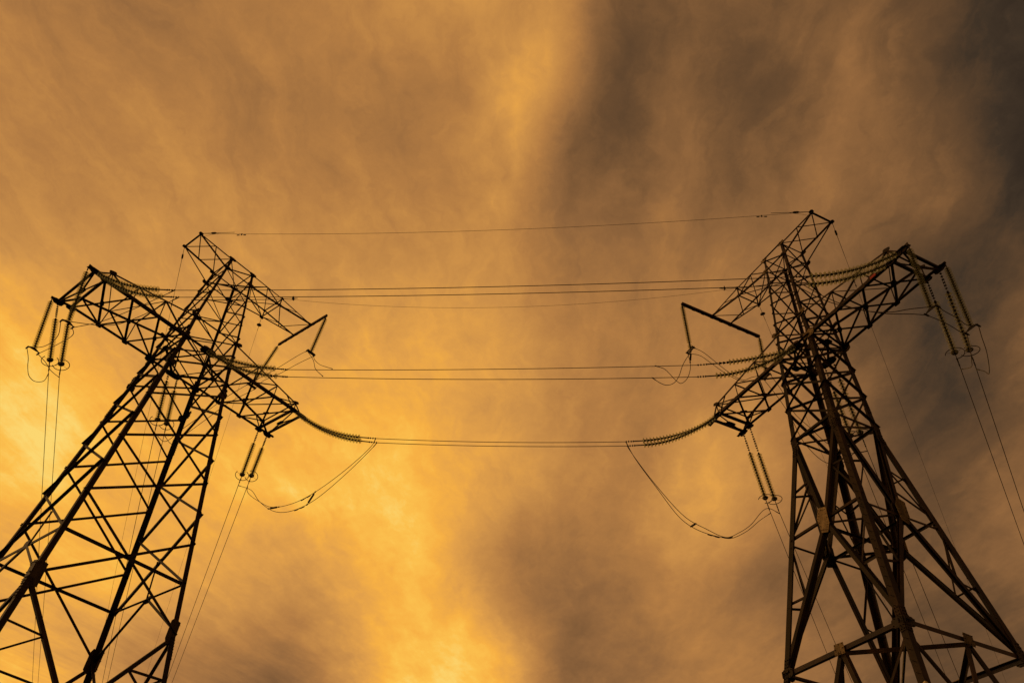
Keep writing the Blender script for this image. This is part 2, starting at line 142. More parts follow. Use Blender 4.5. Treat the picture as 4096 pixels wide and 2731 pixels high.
def fglass(t):
    lw = t.new('ShaderNodeLayerWeight'); lw.inputs[0].default_value = .35
    c = t.ramp(lw.outputs['Facing'], [(0.0, (.99, .985, .95, 1)), (.6, (.96, .955, .88, 1)), (.85, (.80, .80, .66, 1)), (1.0, (.26, .28, .18, 1))])
    tr = t.new('ShaderNodeBsdfTransparent'); t.l.new(c, tr.inputs[0])
    gl = t.new('ShaderNodeBsdfGlossy'); gl.inputs[0].default_value = (.6, .62, .5, 1); gl.inputs[1].default_value = .3
    m = t.new('ShaderNodeMixShader'); t.l.new(t.m('MULTIPLY_ADD', lw.outputs['Facing'], .20, .04), m.inputs[0]); t.l.new(tr.outputs[0], m.inputs[1]); t.l.new(gl.outputs[0], m.inputs[2])
    tl = t.new('ShaderNodeBsdfTranslucent'); tl.inputs[0].default_value = (.36, .38, .26, 1)
    m2 = t.new('ShaderNodeMixShader'); m2.inputs[0].default_value = .07; t.l.new(m.outputs[0], m2.inputs[1]); t.l.new(tl.outputs[0], m2.inputs[2])
    return m2.outputs[0]
GLASS = mat('green_tinted_glass', fglass)
def flat(c, r=.6):
    def f(t):
        tc = t.new('ShaderNodeTexCoord'); a = t.noise(tc.outputs['Object'], 9, 5, .6)
        col = t.ramp(a, [(.35, tuple(x * .7 for x in c) + (1,)), (.65, tuple(c) + (1,))])
        p = t.new('ShaderNodeBsdfPrincipled'); t.l.new(col, p.inputs['Base Color']); p.inputs['Roughness'].default_value = r; return p.outputs[0]
    return f
PAPER = mat('faded_paper', flat((.62, .52, .32), .8)); INK = mat('dark_ink', flat((.03, .02, .012), .8))
RED = mat('red_paint', flat((.32, .01, .006), .5)); ENAMEL = mat('pale_enamel', flat((.34, .27, .17), .5))
def fgrass(t):
    tc = t.new('ShaderNodeTexCoord'); a = t.noise(tc.outputs['Object'], .05, 6, .6); b = t.noise(tc.outputs['Object'], 3, 6, .7)
    c = t.ramp(t.m('ADD', t.m('MULTIPLY', a, .6), t.m('MULTIPLY', b, .4)), [(.35, (.022, .030, .010, 1)), (.55, (.050, .055, .020, 1)), (.7, (.085, .075, .035, 1))])
    p = t.new('ShaderNodeBsdfPrincipled'); t.l.new(c, p.inputs['Base Color']); p.inputs['Roughness'].default_value = .9; return p.outputs[0]
GRASS = mat('meadow', fgrass); CONC = mat('concrete', flat((.30, .28, .25), .85))

# ------------------------------------------------------------------ mesh builder
col_ = scn.collection
class MB:
    def __init__(s): s.v = []; s.f = []; s.mi = []
    def add(s, vs, fs, mi=0):
        k = len(s.v); s.v += [tuple(p) for p in vs]; s.f += [tuple(i + k for i in f) for f in fs]; s.mi += [mi] * len(fs)
    def prism(s, poly, a, b, u, v, mi=0):
        n = len(poly); vs = [a + u * p[0] + v * p[1] for p in poly] + [b + u * p[0] + v * p[1] for p in poly]
        s.add(vs, [tuple(range(n))[::-1], tuple(range(n, 2 * n))] + [(i, (i + 1) % n, n + (i + 1) % n, n + i) for i in range(n)], mi)
    def angle(s, a, b, uh, vh, size, th, mi=0, shift=0.0):
        a = Vector(a); b = Vector(b); ax = (b - a).normalized(); u = Vector(uh); u = (u - ax * u.dot(ax)).normalized()
        v = Vector(vh); v = v - ax * v.dot(ax); v = (v - u * v.dot(u)).normalized(); c = -u * shift
        s.prism([(0, 0), (size, 0), (size, th), (th, th), (th, size), (0, size)], a + c, b + c, u, v, mi)
    def box(s, a, b, uh, wu, wv, mi=0, off=0.0):
        a = Vector(a); b = Vector(b); ax = (b - a).normalized(); u = Vector(uh); u = (u - ax * u.dot(ax)).normalized(); v = ax.cross(u); o = v * off
        s.prism([(-wu / 2, -wv / 2), (wu / 2, -wv / 2), (wu / 2, wv / 2), (-wu / 2, wv / 2)], a + o, b + o, u, v, mi)
    def tube(s, pts, r, n=8, mi=0, closed=False):
        pts = [Vector(p) for p in pts]; m = len(pts); rs = r if isinstance(r, (list, tuple)) else [r] * m
        up = Vector((0, 0, 1)); vs = []; pu = None
        for i, p in enumerate(pts):
            tg = ((pts[(i + 1) % m] if closed or i < m - 1 else p) - (pts[i - 1] if closed or i > 0 else p)).normalized()
            if pu is None: pu = tg.cross(up); pu = pu if pu.length > .01 else tg.cross(Vector((1, 0, 0)))
            pu = (pu - tg * pu.dot(tg)).normalized(); w = tg.cross(pu)
            vs += [p + (pu * math.cos(2 * math.pi * j / n) + w * math.sin(2 * math.pi * j / n)) * rs[i] for j in range(n)]
        fs = [(i * n + j, i * n + (j + 1) % n, ((i + 1) % m) * n + (j + 1) % n, ((i + 1) % m) * n + j) for i in range(m if closed else m - 1) for j in range(n)]
        if not closed: fs += [tuple(range(n))[::-1], tuple(range((m - 1) * n, m * n))]
        s.add(vs, fs, mi)
    def lathe(s, prof, n=20, mi=0, mat4=None):
        vs = []
        for (r, z) in prof:
            for j in range(n):
                a = 2 * math.pi * j / n; p = Vector((r * math.cos(a), r * math.sin(a), z)); vs.append(mat4 @ p if mat4 else p)
        fs = [(i * n + j, i * n + (j + 1) % n, (i + 1) * n + (j + 1) % n, (i + 1) * n + j) for i in range(len(prof) - 1) for j in range(n)]
        s.add(vs, fs, mi)
    def mesh(s, name, mats, xf=None, smooth=False):
        vs = [xf(p) for p in s.v] if xf else s.v
        me = bpy.data.meshes.new(name); me.from_pydata(vs, [], s.f); me.update()
        import bmesh
        bm = bmesh.new(); bm.from_mesh(me); bmesh.ops.recalc_face_normals(bm, faces=bm.faces); bm.to_mesh(me); bm.free()
        for m in (mats if isinstance(mats, (list, tuple)) else [mats]): me.materials.append(m)
        for i, p in enumerate(me.polygons): p.material_index = s.mi[i]; p.use_smooth = smooth
        return me
def obj(name, me, parent=None, mw=None):
    o = bpy.data.objects.new(name, me); col_.objects.link(o)
    if parent: o.parent = parent
    if mw is not None: o.matrix_local = mw
    return o
def tag(o, label=None, cat=None, group=None, kind=None):
    for k, v in (('label', label), ('category', cat), ('group', group), ('kind', kind)):
        if v: o[k] = v
    return o

# ------------------------------------------------------------------ ground
g = MB(); N = 40; R = 6000.0
for i in range(N + 1):
    for j in range(N + 1):
        g.v.append((-R + 2 * R * i / N, -R + 2 * R * j / N, 0.0))
g.f = [(i * (N + 1) + j, (i + 1) * (N + 1) + j, (i + 1) * (N + 1) + j + 1, i * (N + 1) + j + 1) for i in range(N) for j in range(N)]; g.mi = [0] * len(g.f)
tag(obj('ground', g.mesh('ground', GRASS)), kind='structure')

# ------------------------------------------------------------------ pylons
def widths(P, h):
    S = P['S']; L = P['L']; b = S['hB']; gg = S['hG']
    if h <= gg: a = h / gg; return S['wx'] + a * (S['wGx'] - S['wx']), S['wy'] + a * (S['wGy'] - S['wy'])
    if h <= b: a = (h - gg) / (b - gg); return S['wGx'] + a * (S['wBx'] - S['wGx']), S['wGy'] + a * (S['wBy'] - S['wGy'])
    a = min(h, L[2]) - b; c = max(h - L[2], 0)
    return S['wBx'] + L[0] * a + L[3] * c, S['wBy'] + L[1] * a + L[4] * c
TOWERS[0]['L'][3:] = [.12, .13]

def build_pylon(P, label):
    S = P['S']; sg = P['sg']; left = sg < 0
    root = bpy.data.objects.new('lattice_pylon', None); col_.objects.link(root)
    root.location = (P['loc'][0], P['loc'][1], 0); root.rotation_euler = (0, 0, P['yaw'])
    tag(root, label, 'pylon', 'lattice pylons')
    top = P['top']; H0 = top / K
    xf = lambda p: (p[0] * K, p[1] * K * sg, top + p[2] * K)
    V = Vector
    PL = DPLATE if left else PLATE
    def part(name, mb, m, parent=root, smooth=False):
        return obj(name, mb.mesh(name, m, xf, smooth), parent)
    def C(cn, h):                        # leg heel: cn like 'O+' (outer, span side)
        wx, wy = widths(P, h); return V((-wx if cn[0] == 'O' else wx, wy if cn[1] == '+' else -wy, -h))
    FACES = {'y+': ('O+', 'I+', V((0, 1, 0))), 'y-': ('O-', 'I-', V((0, -1, 0))), 'x-': ('O+', 'O-', V((-1, 0, 0))), 'x+': ('I+', 'I-', V((1, 0, 0)))}
    # legs
    waist = P['L'][2]
    foot = H0 - .12
    hs = [0, S['hG'], S['hB'], 12.0, waist] + ([24.3, 31] if not left else [31]) + [foot]
    hs = sorted(set(hs))
    for cn in ('O+', 'I+', 'O-', 'I-'):
        mb = MB(); ux = V((1 if cn[0] == 'O' else -1, 0, 0)); vy = V((0, -1 if cn[1] == '+' else 1, 0))
        for a, b in zip(hs[:-1], hs[1:]):
            mid = (a + b) / 2
            sz = .135 if mid < S['hG'] else .17 if mid < S['hB'] else .215 if mid < 12 else .24
            if not left: sz += .01 if mid < 12 else .035
            mb.angle(C(cn, a), C(cn, b), ux, vy, sz, .022)
            if a > 7:                     # splice cover with bolt rows
                p = C(cn, a); q = C(cn, a + .8); dr = (q - p).normalized()
                for w1_, w2_ in ((ux, vy), (vy, ux)):
                    o = -w2_ * .012 + w1_ * sz * .5
                    mb.box(p + o - dr * .45, p + o + dr * .55, w1_, sz * .9, .02)
                    for k_ in range(7):
                        for e_ in (-.22, .22):
                            c0 = p + o + dr * (-.38 + k_ * .14) + w1_ * sz * e_
                            mb.tube([c0, c0 - w2_ * .05], .022, 6)
        part('leg', mb, STEEL)
        fb = MB(); p = C(cn, foot); fb.box(p + V((0, 0, -.14)), p + V((0, 0, .2)), (1, 0, 0), .9, .9); part('footing', fb, CONC)
    TH = .014
    def brace(mb, a, b, n, size, off=-.03, ext=0.0):
        a = V(a); b = V(b); ax = (b - a).normalized(); n = (n - ax * n.dot(ax)).normalized(); u = ax.cross(n)
        a2 = a + n * off - ax * ext; b2 = b + n * off + ax * ext
        mb.angle(a2, b2, u, -n if off < 0 else n, size, TH, 0, size * .5)
    def plate(a, n, u, w, h, th=.02, bolts=0, mat_=None, off=.0, poly=None, name='gusset_plate', parent=root):
        mb = MB(); n = V(n).normalized(); u = V(u); u = (u - n * u.dot(n)).normalized(); v = n.cross(u)
        poly = poly or [(-w / 2, -h * .3), (-w * .3, -h / 2), (w * .3, -h / 2), (w / 2, -h * .3), (w / 2, h * .3), (w * .3, h / 2), (-w * .3, h / 2), (-w / 2, h * .3)]
        a = V(a) + n * off; mb.prism(poly, a - n * th / 2, a + n * th / 2, u, v)
        rnd = random.Random(int(w * 100) + bolts)
        if bolts:
            per = [(x * .80, y * .80) for x, y in poly]; k = len(per)
            for i in range(bolts):
                q = i / bolts * k; i0 = int(q); f = q - i0; x = per[i0][0] * (1 - f) + per[(i0 + 1) % k][0] * f; y = per[i0][1] * (1 - f) + per[(i0 + 1) % k][1] * f
                c0 = a + u * x + v * y; mb.tube([c0, c0 + n * (th / 2 + .045)], [.024, .014], 6)
                mb.tube([c0, c0 - n * (th / 2 + .035)], .02, 6)
        return part(name, mb, mat_ or PL, parent)
    # X lattice of a face between successive levels
    def lattice(fn, levels, size):
        c1, c2, n = FACES[fn]
        for h1, h2 in zip(levels[:-1], levels[1:]):
            mb = MB(); s = size(h1) if callable(size) else size
            e = .03
            brace(mb, C(c1, h1), C(c2, h2), n, s, .004, e); brace(mb, C(c2, h1), C(c1, h2), n, s, -.034, e)
            w1_, _ = widths(P, h1); w2_, _ = widths(P, h2)
            if s > .09:
                cc = (C(c1, h1) * w2_ + C(c2, h2) * w1_) / (w1_ + w2_); mb.box(cc + n * -.02, cc + n * .004, (0, 0, 1), s * 1.25, s * 1.25)
            part('cross_brace', mb, STEEL)
    sz = (lambda h: .055 if h < 2 else .068 if h < 5 else .085 if h < 7.5 else .115 if h < 12 else .13)
    if left:
        Ly = [1.06, 2.87, 4.56, 6.2, S['hB'], 10.2, 12.85, 15.9, 19.3, 23.7]; Lx = [.15, 2.05, 3.75, 5.6, 7.15, 9.25, 11.55, 14.4, 17.6, 21.35]
    else:
        Ly = [1.06, 2.85, 4.62, 6.33, 8.1, 9.75, 11.5, 13.4]; Lx = [.15, 2.1, 3.85, 5.46, 6.9, 8.1, 9.75, 11.5, 13.4]
    for fn in ('y+', 'y-'): lattice(fn, Ly, sz)
    for fn in ('x+', 'x-'): lattice(fn, Lx, sz)
    # body top frames and the level frames at the crossarm chords
    def ring(h, s, faces=('y+', 'y-', 'x+', 'x-'), name='ring_strut'):
        for fn in faces:
            c1, c2, n = FACES[fn]; mb = MB(); brace(mb, C(c1, h), C(c2, h), n, s, -.055); part(name, mb, STEEL)
    ring(0.02, .07, ('x+', 'x-')); ring(1.06, .06, ('x+', 'x-'))
    for fn in ('y+', 'y-'):
        c1, c2, n = FACES[fn]
        for h, s in ((.0, .09), (1.06, .09), (S['hG'], .11), (S['hB'], .17)):
            mb = MB(); brace(mb, C(c1, h), C(c2, h), n, s, .026, .02); part('ring_strut', mb, CHORD)
        mb = MB(); brace(mb, C(c1, 1.06), C(c2, .04), n, .06, -.05); part('cross_brace', mb, STEEL)
    mb = MB(); brace(mb, C('O+', .03), C('I-', .03), V((0, 0, 1)), .055, -.06); part('plan_brace', mb, STEEL)
    mb = MB(); brace(mb, C('O-', 1.1), C('I+', 1.1), V((0, 0, 1)), .05, -.06); part('plan_brace', mb, STEEL)
    ring(S['hB'], .12, ('x+', 'x-'))
    mids = {fn: (C(FACES[fn][0], S['hB']) + C(FACES[fn][1], S['hB'])) / 2 for fn in FACES}
    for a, b in (('y+', 'x+'), ('x+', 'y-'), ('y-', 'x-'), ('x-', 'y+')):
        mb = MB(); brace(mb, mids[a], mids[b], V((0, 0, 1)), .11, -.07); part('plan_brace', mb, STEEL)
    for fn in ('y+', 'y-'):
        mb = MB(); brace(mb, mids[fn] + V((0, 0, -.02)), C('O' + ('-' if fn == 'y+' else '+'), S['hB']), V((0, 0, 1)), .07, -.12)
        brace(mb, mids[fn] + V((0, 0, -.03)), C('I' + ('-' if fn == 'y+' else '+'), S['hB']), V((0, 0, 1)), .07, -.15); part('plan_brace', mb, STEEL)
        n = FACES[fn][2]
        plate(mids[fn] + V((0, 0, -.06)), V((0, 0, 1)), (1, 0, 0), .95, .50, .035, 10, STEEL, -.02)
        plate(mids[fn], n, (1, 0, 0), .85, .34, .03, 0, STEEL, .10)
    for fn in ('x+', 'x-'): plate(mids[fn], V((0, 0, 1)), (1, 0, 0), .36, .45, .025, 0, STEEL, -.09)
    # leg gussets: plates of the crossarm roots
    for fn in ('y+', 'y-'):
        c1, c2, n = FACES[fn]
        for cn in (c1, c2):
            s_ = 1 if cn[0] == 'O' else -1
            pale = (not left)
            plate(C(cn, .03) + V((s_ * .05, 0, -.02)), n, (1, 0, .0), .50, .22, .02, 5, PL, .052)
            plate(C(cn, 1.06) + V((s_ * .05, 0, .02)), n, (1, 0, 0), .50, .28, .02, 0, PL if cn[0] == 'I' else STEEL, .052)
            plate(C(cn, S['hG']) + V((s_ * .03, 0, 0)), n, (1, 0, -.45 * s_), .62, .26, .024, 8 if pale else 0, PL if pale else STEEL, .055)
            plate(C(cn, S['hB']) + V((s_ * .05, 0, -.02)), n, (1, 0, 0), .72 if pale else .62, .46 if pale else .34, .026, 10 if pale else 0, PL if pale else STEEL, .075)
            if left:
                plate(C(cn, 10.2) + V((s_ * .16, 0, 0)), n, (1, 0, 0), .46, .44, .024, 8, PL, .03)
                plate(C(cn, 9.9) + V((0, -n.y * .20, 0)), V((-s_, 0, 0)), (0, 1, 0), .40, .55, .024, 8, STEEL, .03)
    # ------------------------------ lower part
    def mid(fn, h): return (C(FACES[fn][0], h) + C(FACES[fn][1], h)) / 2
    pb = 'pedestal_brace'
    def pbrace(a, b, n, s, off=-.04, m=STEEL, name=pb):
        mb = MB(); brace(mb, a, b, n, s, off); return part(name, mb, m)
    if left:
        for fn in ('x+', 'x-'):
            c1, c2, n = FACES[fn]; m1 = mid(fn, 21.35)
            pbrace(C(c1, 21.35), C(c2, 21.35), n, .13, -.06, name='ring_strut')
            pbrace(mid(fn, 19.45), m1, n, .08, -.07)
            pbrace(m1, C(c1, 23.6), n, .13, -.03); pbrace(m1, C(c2, 23.6), n, .13, -.03)
            plate(m1, n, (0, 1, 0), .5, .4, .02, 0, STEEL, -.02)
        for fn in ('y+', 'y-'):
            c1, c2, n = FACES[fn]; pbrace(C(c1, 21.35), C(c2, 21.35), n, .12, -.07, name='ring_strut')
        for cn in ('O+', 'I+', 'O-', 'I-'):
            s_ = 1 if cn[0] == 'O' else -1; t_ = -1 if cn[1] == '+' else 1
            plate(C(cn, 23.65) + V((s_ * .22, 0, 0)), V((0, -t_, 0)), (1, 0, 0), .44, 1.15, .026, 12, PL, .02, poly=[(-.22, -.45), (-.12, -.58), (.22, -.50), (.22, .50), (-.12, .58), (-.22, .35)])
            plate(C(cn, 23.65) + V((0, t_ * .22, 0)), V((-s_, 0, 0)), (0, 1, 0), .44, 1.15, .026, 12, PL, .02, poly=[(-.22, -.45), (-.12, -.58), (.22, -.50), (.22, .50), (-.12, .58), (-.22, .35)])
        h1, h2 = 23.8, 34.2
        for fn in FACES:
            c1, c2, n = FACES[fn]; w1_, _ = widths(P, h1); w2_, _ = widths(P, h2)
            a1, a2, b1, b2 = C(c1, h1), C(c2, h1), C(c1, h2), C(c2, h2)
            pbrace(a1, b2, n, .17, -.03); pbrace(a2, b1, n, .17, -.075)
            cc = (a1 * w2_ + b2 * w1_) / (w1_ + w2_); plate(cc, n, (0, 0, 1), .9, .6, .024, 10, STEEL, -.03)
            for A, B, cl in ((a1, b2, c1), (a2, b1, c2)):
                for f1 in (.19, .36):
                    q = A.lerp(B, f1); pbrace(q, C(cl, -q.z - .1), n, .09, -.10)
                    pbrace(q, C(cl, -q.z + 1.5), n, .08, -.12)
            for A, B, cl in ((b1, a2, c1), (b2, a1, c2)):
                for f1 in (.22, .42):
                    q = A.lerp(B, f1); pbrace(q, C(cl, -q.z), n, .09, -.10)
            pbrace(b1, b2, n, .14, -.12, name='ring_strut')
            for c_ in (c1, c2): pbrace(mid(fn, h2), C(c_, foot - .2), n, .13, -.09)
        for a, b in (('y+', 'x+'), ('x+', 'y-'), ('y-', 'x-'), ('x-', 'y+')):
            pbrace(mid(a, 34.2), mid(b, 34.2), V((0, 0, 1)), .1, -.1, name='plan_brace')
    else:
        hw, hc, hr = 13.4, 18.75, 24.45
        for fn in FACES:
            c1, c2, n = FACES[fn]; m1 = mid(fn, hc); q1, q2 = C(c1, hr), C(c2, hr); w1_, w2_ = C(c1, hw + .15), C(c2, hw + .15)
            for k_, (A, B) in enumerate(((w1_, m1), (w2_, m1), (m1, q1), (m1, q2))):
                pbrace(A, B, n, .17, -.035)
                pbrace(A, B, n, .17, -.16)
            pu = V((1, 0, 0)) if fn[0] == 'y' else V((0, 1, 0))
            plate(m1, n, pu, .62, 1.2, .026, 18, PL, .045, poly=[(-.30, -.50), (.10, -.62), (.30, -.2), (.22, .50), (-.12, .62), (-.30, .25)])
            plate(m1, n, pu, .56, 1.05, .026, 0, STEEL, -.16)
            pbrace(C(c1, hw), C(c2, hw), n, .13, -.09, name='ring_strut'); hx = hc - .15 if fn[0] == 'y' else hc + .2; pbrace(C(c1, hx), C(c2, hx), n, .11, -.09, name='ring_strut')
            for cl, A, B in ((c1, w1_, q1), (c2, w2_, q2)):
                q = A.lerp(m1, .5); z_ = -q.z
                dz_ = .15 if fn[0] == 'y' else .42
                pbrace(q, C(cl, z_ + dz_), n, .08, -.11); pbrace(q, C(cl, hc - .4 + dz_), n, .075, -.11)
                q = B.lerp(m1, .5); z_ = -q.z
                pbrace(q, C(cl, z_ - .2 + dz_), n, .08, -.11); pbrace(q, C(cl, hc + .3), n, .075, -.11)
            mr = mid(fn, hr)
            pbrace(C(c1, hr), C(c2, hr), n, .17, -.035, m=CHORD, name='ring_strut')
            plate(mr, n, pu, .5, .42, .026, 8, PL, .03, poly=[(-.25, -.19), (.19, -.22), (.25, .19), (-.25, .22)])
            for c_ in (c1, c2):
                ft = C(c_, foot - .25)
                pbrace(mr, ft, n, .19, -.05)
                prev = C(c_, hr + .2)
                for f1 in (.22, .45, .68):
                    q = mr.lerp(ft, f1); pbrace(q, prev, n, .10, -.13)
                    prev = C(c_, -q.z); pbrace(q, prev, n, .09, -.11)
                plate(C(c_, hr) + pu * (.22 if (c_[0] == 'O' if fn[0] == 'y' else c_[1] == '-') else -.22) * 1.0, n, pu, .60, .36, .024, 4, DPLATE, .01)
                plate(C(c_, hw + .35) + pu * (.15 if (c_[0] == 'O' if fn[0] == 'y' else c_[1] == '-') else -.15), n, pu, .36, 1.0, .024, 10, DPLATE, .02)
        for a, b in (('y+', 'x+'), ('x+', 'y-'), ('y-', 'x-'), ('x-', 'y+')):
            pbrace(mid(a, hc), mid(b, hc), V((0, 0, 1)), .10, -.10, name='plan_brace')
            pbrace(mid(a, hr), mid(b, hr), V((0, 0, 1)), .17, -.10, name='plan_brace')
        for a, b, o in (('y+', 'y-', -.2), ('x+', 'x-', -.3)): pbrace(mid(a, hc), mid(b, hc), V((0, 0, 1)), .11, o, name='plan_brace')
        pbrace(C('O+', hw), C('I-', hw), V((0, 0, 1)), .10, -.12, name='plan_brace'); pbrace(C('O-', hw), C('I+', hw), V((0, 0, 1)), .10, -.2, name='plan_brace')
        pbrace(C('O+', hr), C('I-', hr), V((0, 0, 1)), .10, -.3, name='plan_brace')
    # climbing bolts on one leg
    for i in range(60):
        mb = MB(); h = 7.5 + i * .42; p = C('O-' if left else 'O+', h) + V((.10, 0, 0)); mb.tube([p, p + V((0, -.16 if left else .16, 0))], .011, 5); part('climbing_bolt', mb, IRON)
    # ------------------------------ lower crossarms
    def lerp(a, b, t): return V(a).lerp(V(b), t)
    def crossarm(side, xD, yD, xC, yC, zC, xF, yF, zF):
        hB, hG = S['hB'], S['hG']; o = 'O' if side < 0 else 'I'; n_dn = V((0, 0, -1))
        mb = MB(); csz = .165
        R = {}
        for s, q in ((1, '+'), (-1, '-')):
            rb, rt_ = C(o + q, hB), C(o + q, hG)
            Dp, Cp, Fp = V((xD, s * yD, -hB)), V((xC, s * yC, zC)), V((xF, s * yF, zF))
            R[q] = (rb, rt_, Dp, Cp, Fp)
            out = V((0, s, 0)); inw = V((0, -s, 0))
            mb.angle(rb, Dp, V((0, 0, 1)), inw, csz, .02); mb.angle(Dp, Cp + (Cp - Dp).normalized() * .42, V((0, 0, 1)), inw, csz, .02)
            mb.angle(rt_, Fp, n_dn, inw, .10, .016); mb.angle(Fp, Cp, n_dn, inw, .09, .016)
        arm = part('lower_crossarm', mb, CHORD)
        def br(a, b, n, s, off=-.02, name='brace'):
            m_ = MB(); brace(m_, a, b, n, s, off); part(name, m_, STEEL, arm)
        B = {q: [lerp(R[q][2], R[q][0], k / 3) for k in range(4)] for q in '+-'}      # bottom panel points, tip to root
        U = {q: [R[q][4], lerp(R[q][4], R[q][1], .315), lerp(R[q][4], R[q][1], .635), R[q][1]] for q in '+-'}
        for k in range(3):
            br(B['+'][k], B['-'][k + 1], n_dn, .115, .006); br(B['-'][k], B['+'][k + 1], n_dn, .115, -.04)
            m_ = (B['+'][k] + B['-'][k] + B['+'][k + 1] + B['-'][k + 1]) / 4
            plate(m_ + V((0, 0, .02)), n_dn, (B['-'][k + 1] - B['+'][k]), .42, .22, .02, 0, STEEL, .0, name='gusset_plate', parent=arm)
        for s, q in ((1, '+'), (-1, '-')):
            n = V((0, s, 0))
            for k in (1, 2):
                br(U[q][k - 1], B[q][k], n, .075); br(B[q][k], U[q][k], n, .06, -.05)
            br(U[q][2], B[q][3], n, .075)
            br(B[q][0], U[q][0], n, .07); br(lerp(U[q][0], U[q][1], .45), B[q][0], n, .05, -.05) if side > 0 else None
            plate(R[q][3], n_dn, (1, 0, 0), .62, .34, .03, 0, STEEL, -.03, parent=arm)
            plate(R[q][3], n, (1, 0, 0), .55, .34, .03, 0, STEEL, .02, parent=arm)
            plate(R[q][2], n_dn, (1, 0, 0), .50, .36, .03, 0, STEEL, .02, parent=arm)
            plate(R[q][2], n, (1, 0, 0), .42, .30, .03, 0, STEEL, .02, parent=arm)
            plate(R[q][4], n, (1, 0, .3), .40, .20, .02, 0, STEEL, .02, parent=arm)
            for k in (1, 2): plate(B[q][k], n, (1, 0, 0), .34, .18, .02, 0, STEEL, .015, parent=arm)
        for k in (0, 1, 2): br(U['+'][k], U['-'][k], V((0, 0, 1)), .065, -.02)
        br(U['+'][0], U['-'][1], V((0, 0, 1)), .05, -.05); br(U['-'][1], U['+'][2], V((0, 0, 1)), .05, -.05)
        m_ = MB(); brace(m_, R['+'][3], R['-'][3], n_dn, .13, -.05); part('tip_beam', m_, CHORD, arm)
        m_ = MB(); brace(m_, R['+'][2], R['-'][2], n_dn, .14, -.05); part('tip_beam', m_, CHORD, arm)
        cc = (R['+'][3] + R['-'][3] + R['+'][2] + R['-'][2]) / 4
        br(R['+'][3], cc, n_dn, .10, .01); br(cc, R['-'][3], n_dn, .10, .01); br(R['+'][2], cc, n_dn, .08, .03)
        plate(cc, n_dn, (0, 1, 0), .6, .24, .02, 0, STEEL, 0, parent=arm)
        return arm
    armO = crossarm(-1, S['xD'], S['yD'], S['xC'], S['yC'], S['zC'], S['xF'], S['yF'], S['zF'])
    armI = crossarm(1, S['xd'], S['yd'], S['xc'], S['yc'], S['zc'], S['xf'], S['yf'], S['zf'])
    # ------------------------------ upper crossarm with jumper beam
    mb = MB(); A = {}; Et = {}; Eb = {}
    for s, q in ((1, '+'), (-1, '-')):
        a = V((S['xA'], s * S['yA'], S['zA'])); A[q] = a; et = V((S['xE'], s * S['yE'], S['zEt'])); eb = V((S['xE'], s * S['yE'], S['zEb'])); Et[q] = et; Eb[q] = eb
        inw = V((0, -s, 0))
        mb.angle(C('I' + q, 0.0), et, V((0, 0, -1)), inw, .07, .014); mb.angle(et, a, V((0, 0, -1)), inw, .07, .014)
        mb.angle(C('I' + q, 1.06), eb, V((0, 0, 1)), inw, .09, .014); mb.angle(eb, a, V((0, 0, 1)), inw, .09, .014)
    up_ = part('upper_crossarm', mb, CHORD)
    def br(a, b, n, s, off=-.02, p=up_):
        m_ = MB(); brace(m_, a, b, n, s, off); part('brace', m_, STEEL, p)
    for s, q in ((1, '+'), (-1, '-')):
        n = V((0, s, 0)); T0, B0 = C('I' + q, 0), C('I' + q, 1.06); Tm, Bm = T0.lerp(Et[q], .49), B0.lerp(Eb[q], .5)
        br(B0, Tm, n, .05); br(Tm, Eb[q], n, .05); br(Et[q], Eb[q], n, .06)
        br(Et[q].lerp(A[q], .52), Eb[q], n, .045, -.04)
    t1, t2 = C('I+', 0).lerp(Et['+'], .49), C('I-', 0).lerp(Et['-'], .49)
    zz = V((0, 0, 1))
    br(C('I-', 0), t1, zz, .05); br(t1, Et['-'], zz, .05); br(C('I+', 0), t2, zz, .05, -.05); br(t2, Et['+'], zz, .05, -.05)
    br(Et['+'], Et['-'], zz, .06); br(Eb['+'], Eb['-'], -zz, .06); br(C('I+', 1.06), Eb['-'], -zz, .055); br(C('I-', 1.06), Eb['+'], -zz, .055, -.05)
    f1, f2 = Eb['-'].lerp(A['-'], .52), Eb['+'].lerp(A['+'], .52)
    br(Eb['+'], f1, -zz, .06); br(f1, A['+'], -zz, .055); 
    m_ = MB(); yb = S['ybL'] if left else S['ybR']; z_ = S['zA'] - .03; wbar = .13 if left else .19
    for o in (-1, 1):
        c0 = S['xA'] + o * wbar * .42
        m_.box(V((c0, -yb, z_)), V((c0, yb, z_)), (1, 0, 0), .022, .16)
        for zf in (-.075, .075): m_.box(V((c0 + o * -.035, -yb, z_ + zf)), V((c0 + o * -.035, yb, z_ + zf)), (1, 0, 0), .075, .018)
    for k_ in range(-4, 5): m_.box(V((S['xA'] - wbar * .55, k_ * yb / 4.3, z_ - .088)), V((S['xA'] + wbar * .55, k_ * yb / 4.3, z_ - .088)), (0, 1, 0), .22, .016)
    part('jumper_beam', m_, CHORD, up_)
    for q in '+-':
        plate(Eb[q], V((0, 1 if q == '+' else -1, 0)), (1, 0, 0), .3, .22, .02, 0, STEEL, .02, parent=up_)
        plate(Et[q], V((0, 1 if q == '+' else -1, 0)), (1, 0, 0), .22, .14, .02, 0, STEEL, .02, parent=up_)
    # ------------------------------ shield wire peak
    mb = MB(); PT = {}
    for s, q in ((1, '+'), (-1, '-')):
        p = V((S['xP'], s * S['yP'], S['zP'])); PT[q] = p; inw = V((0, -s, 0))
        mb.angle(p, C('O' + q, 0), V((0, 0, -1)), inw, .085, .014); mb.angle(p - V((0, 0, .05)), C('O' + q, 1.06), V((0, 0, 1)), inw, .075, .014)
    pk = part('shield_wire_peak', mb, CHORD)
    br(PT['+'], PT['-'], zz, .09, -.03, pk)
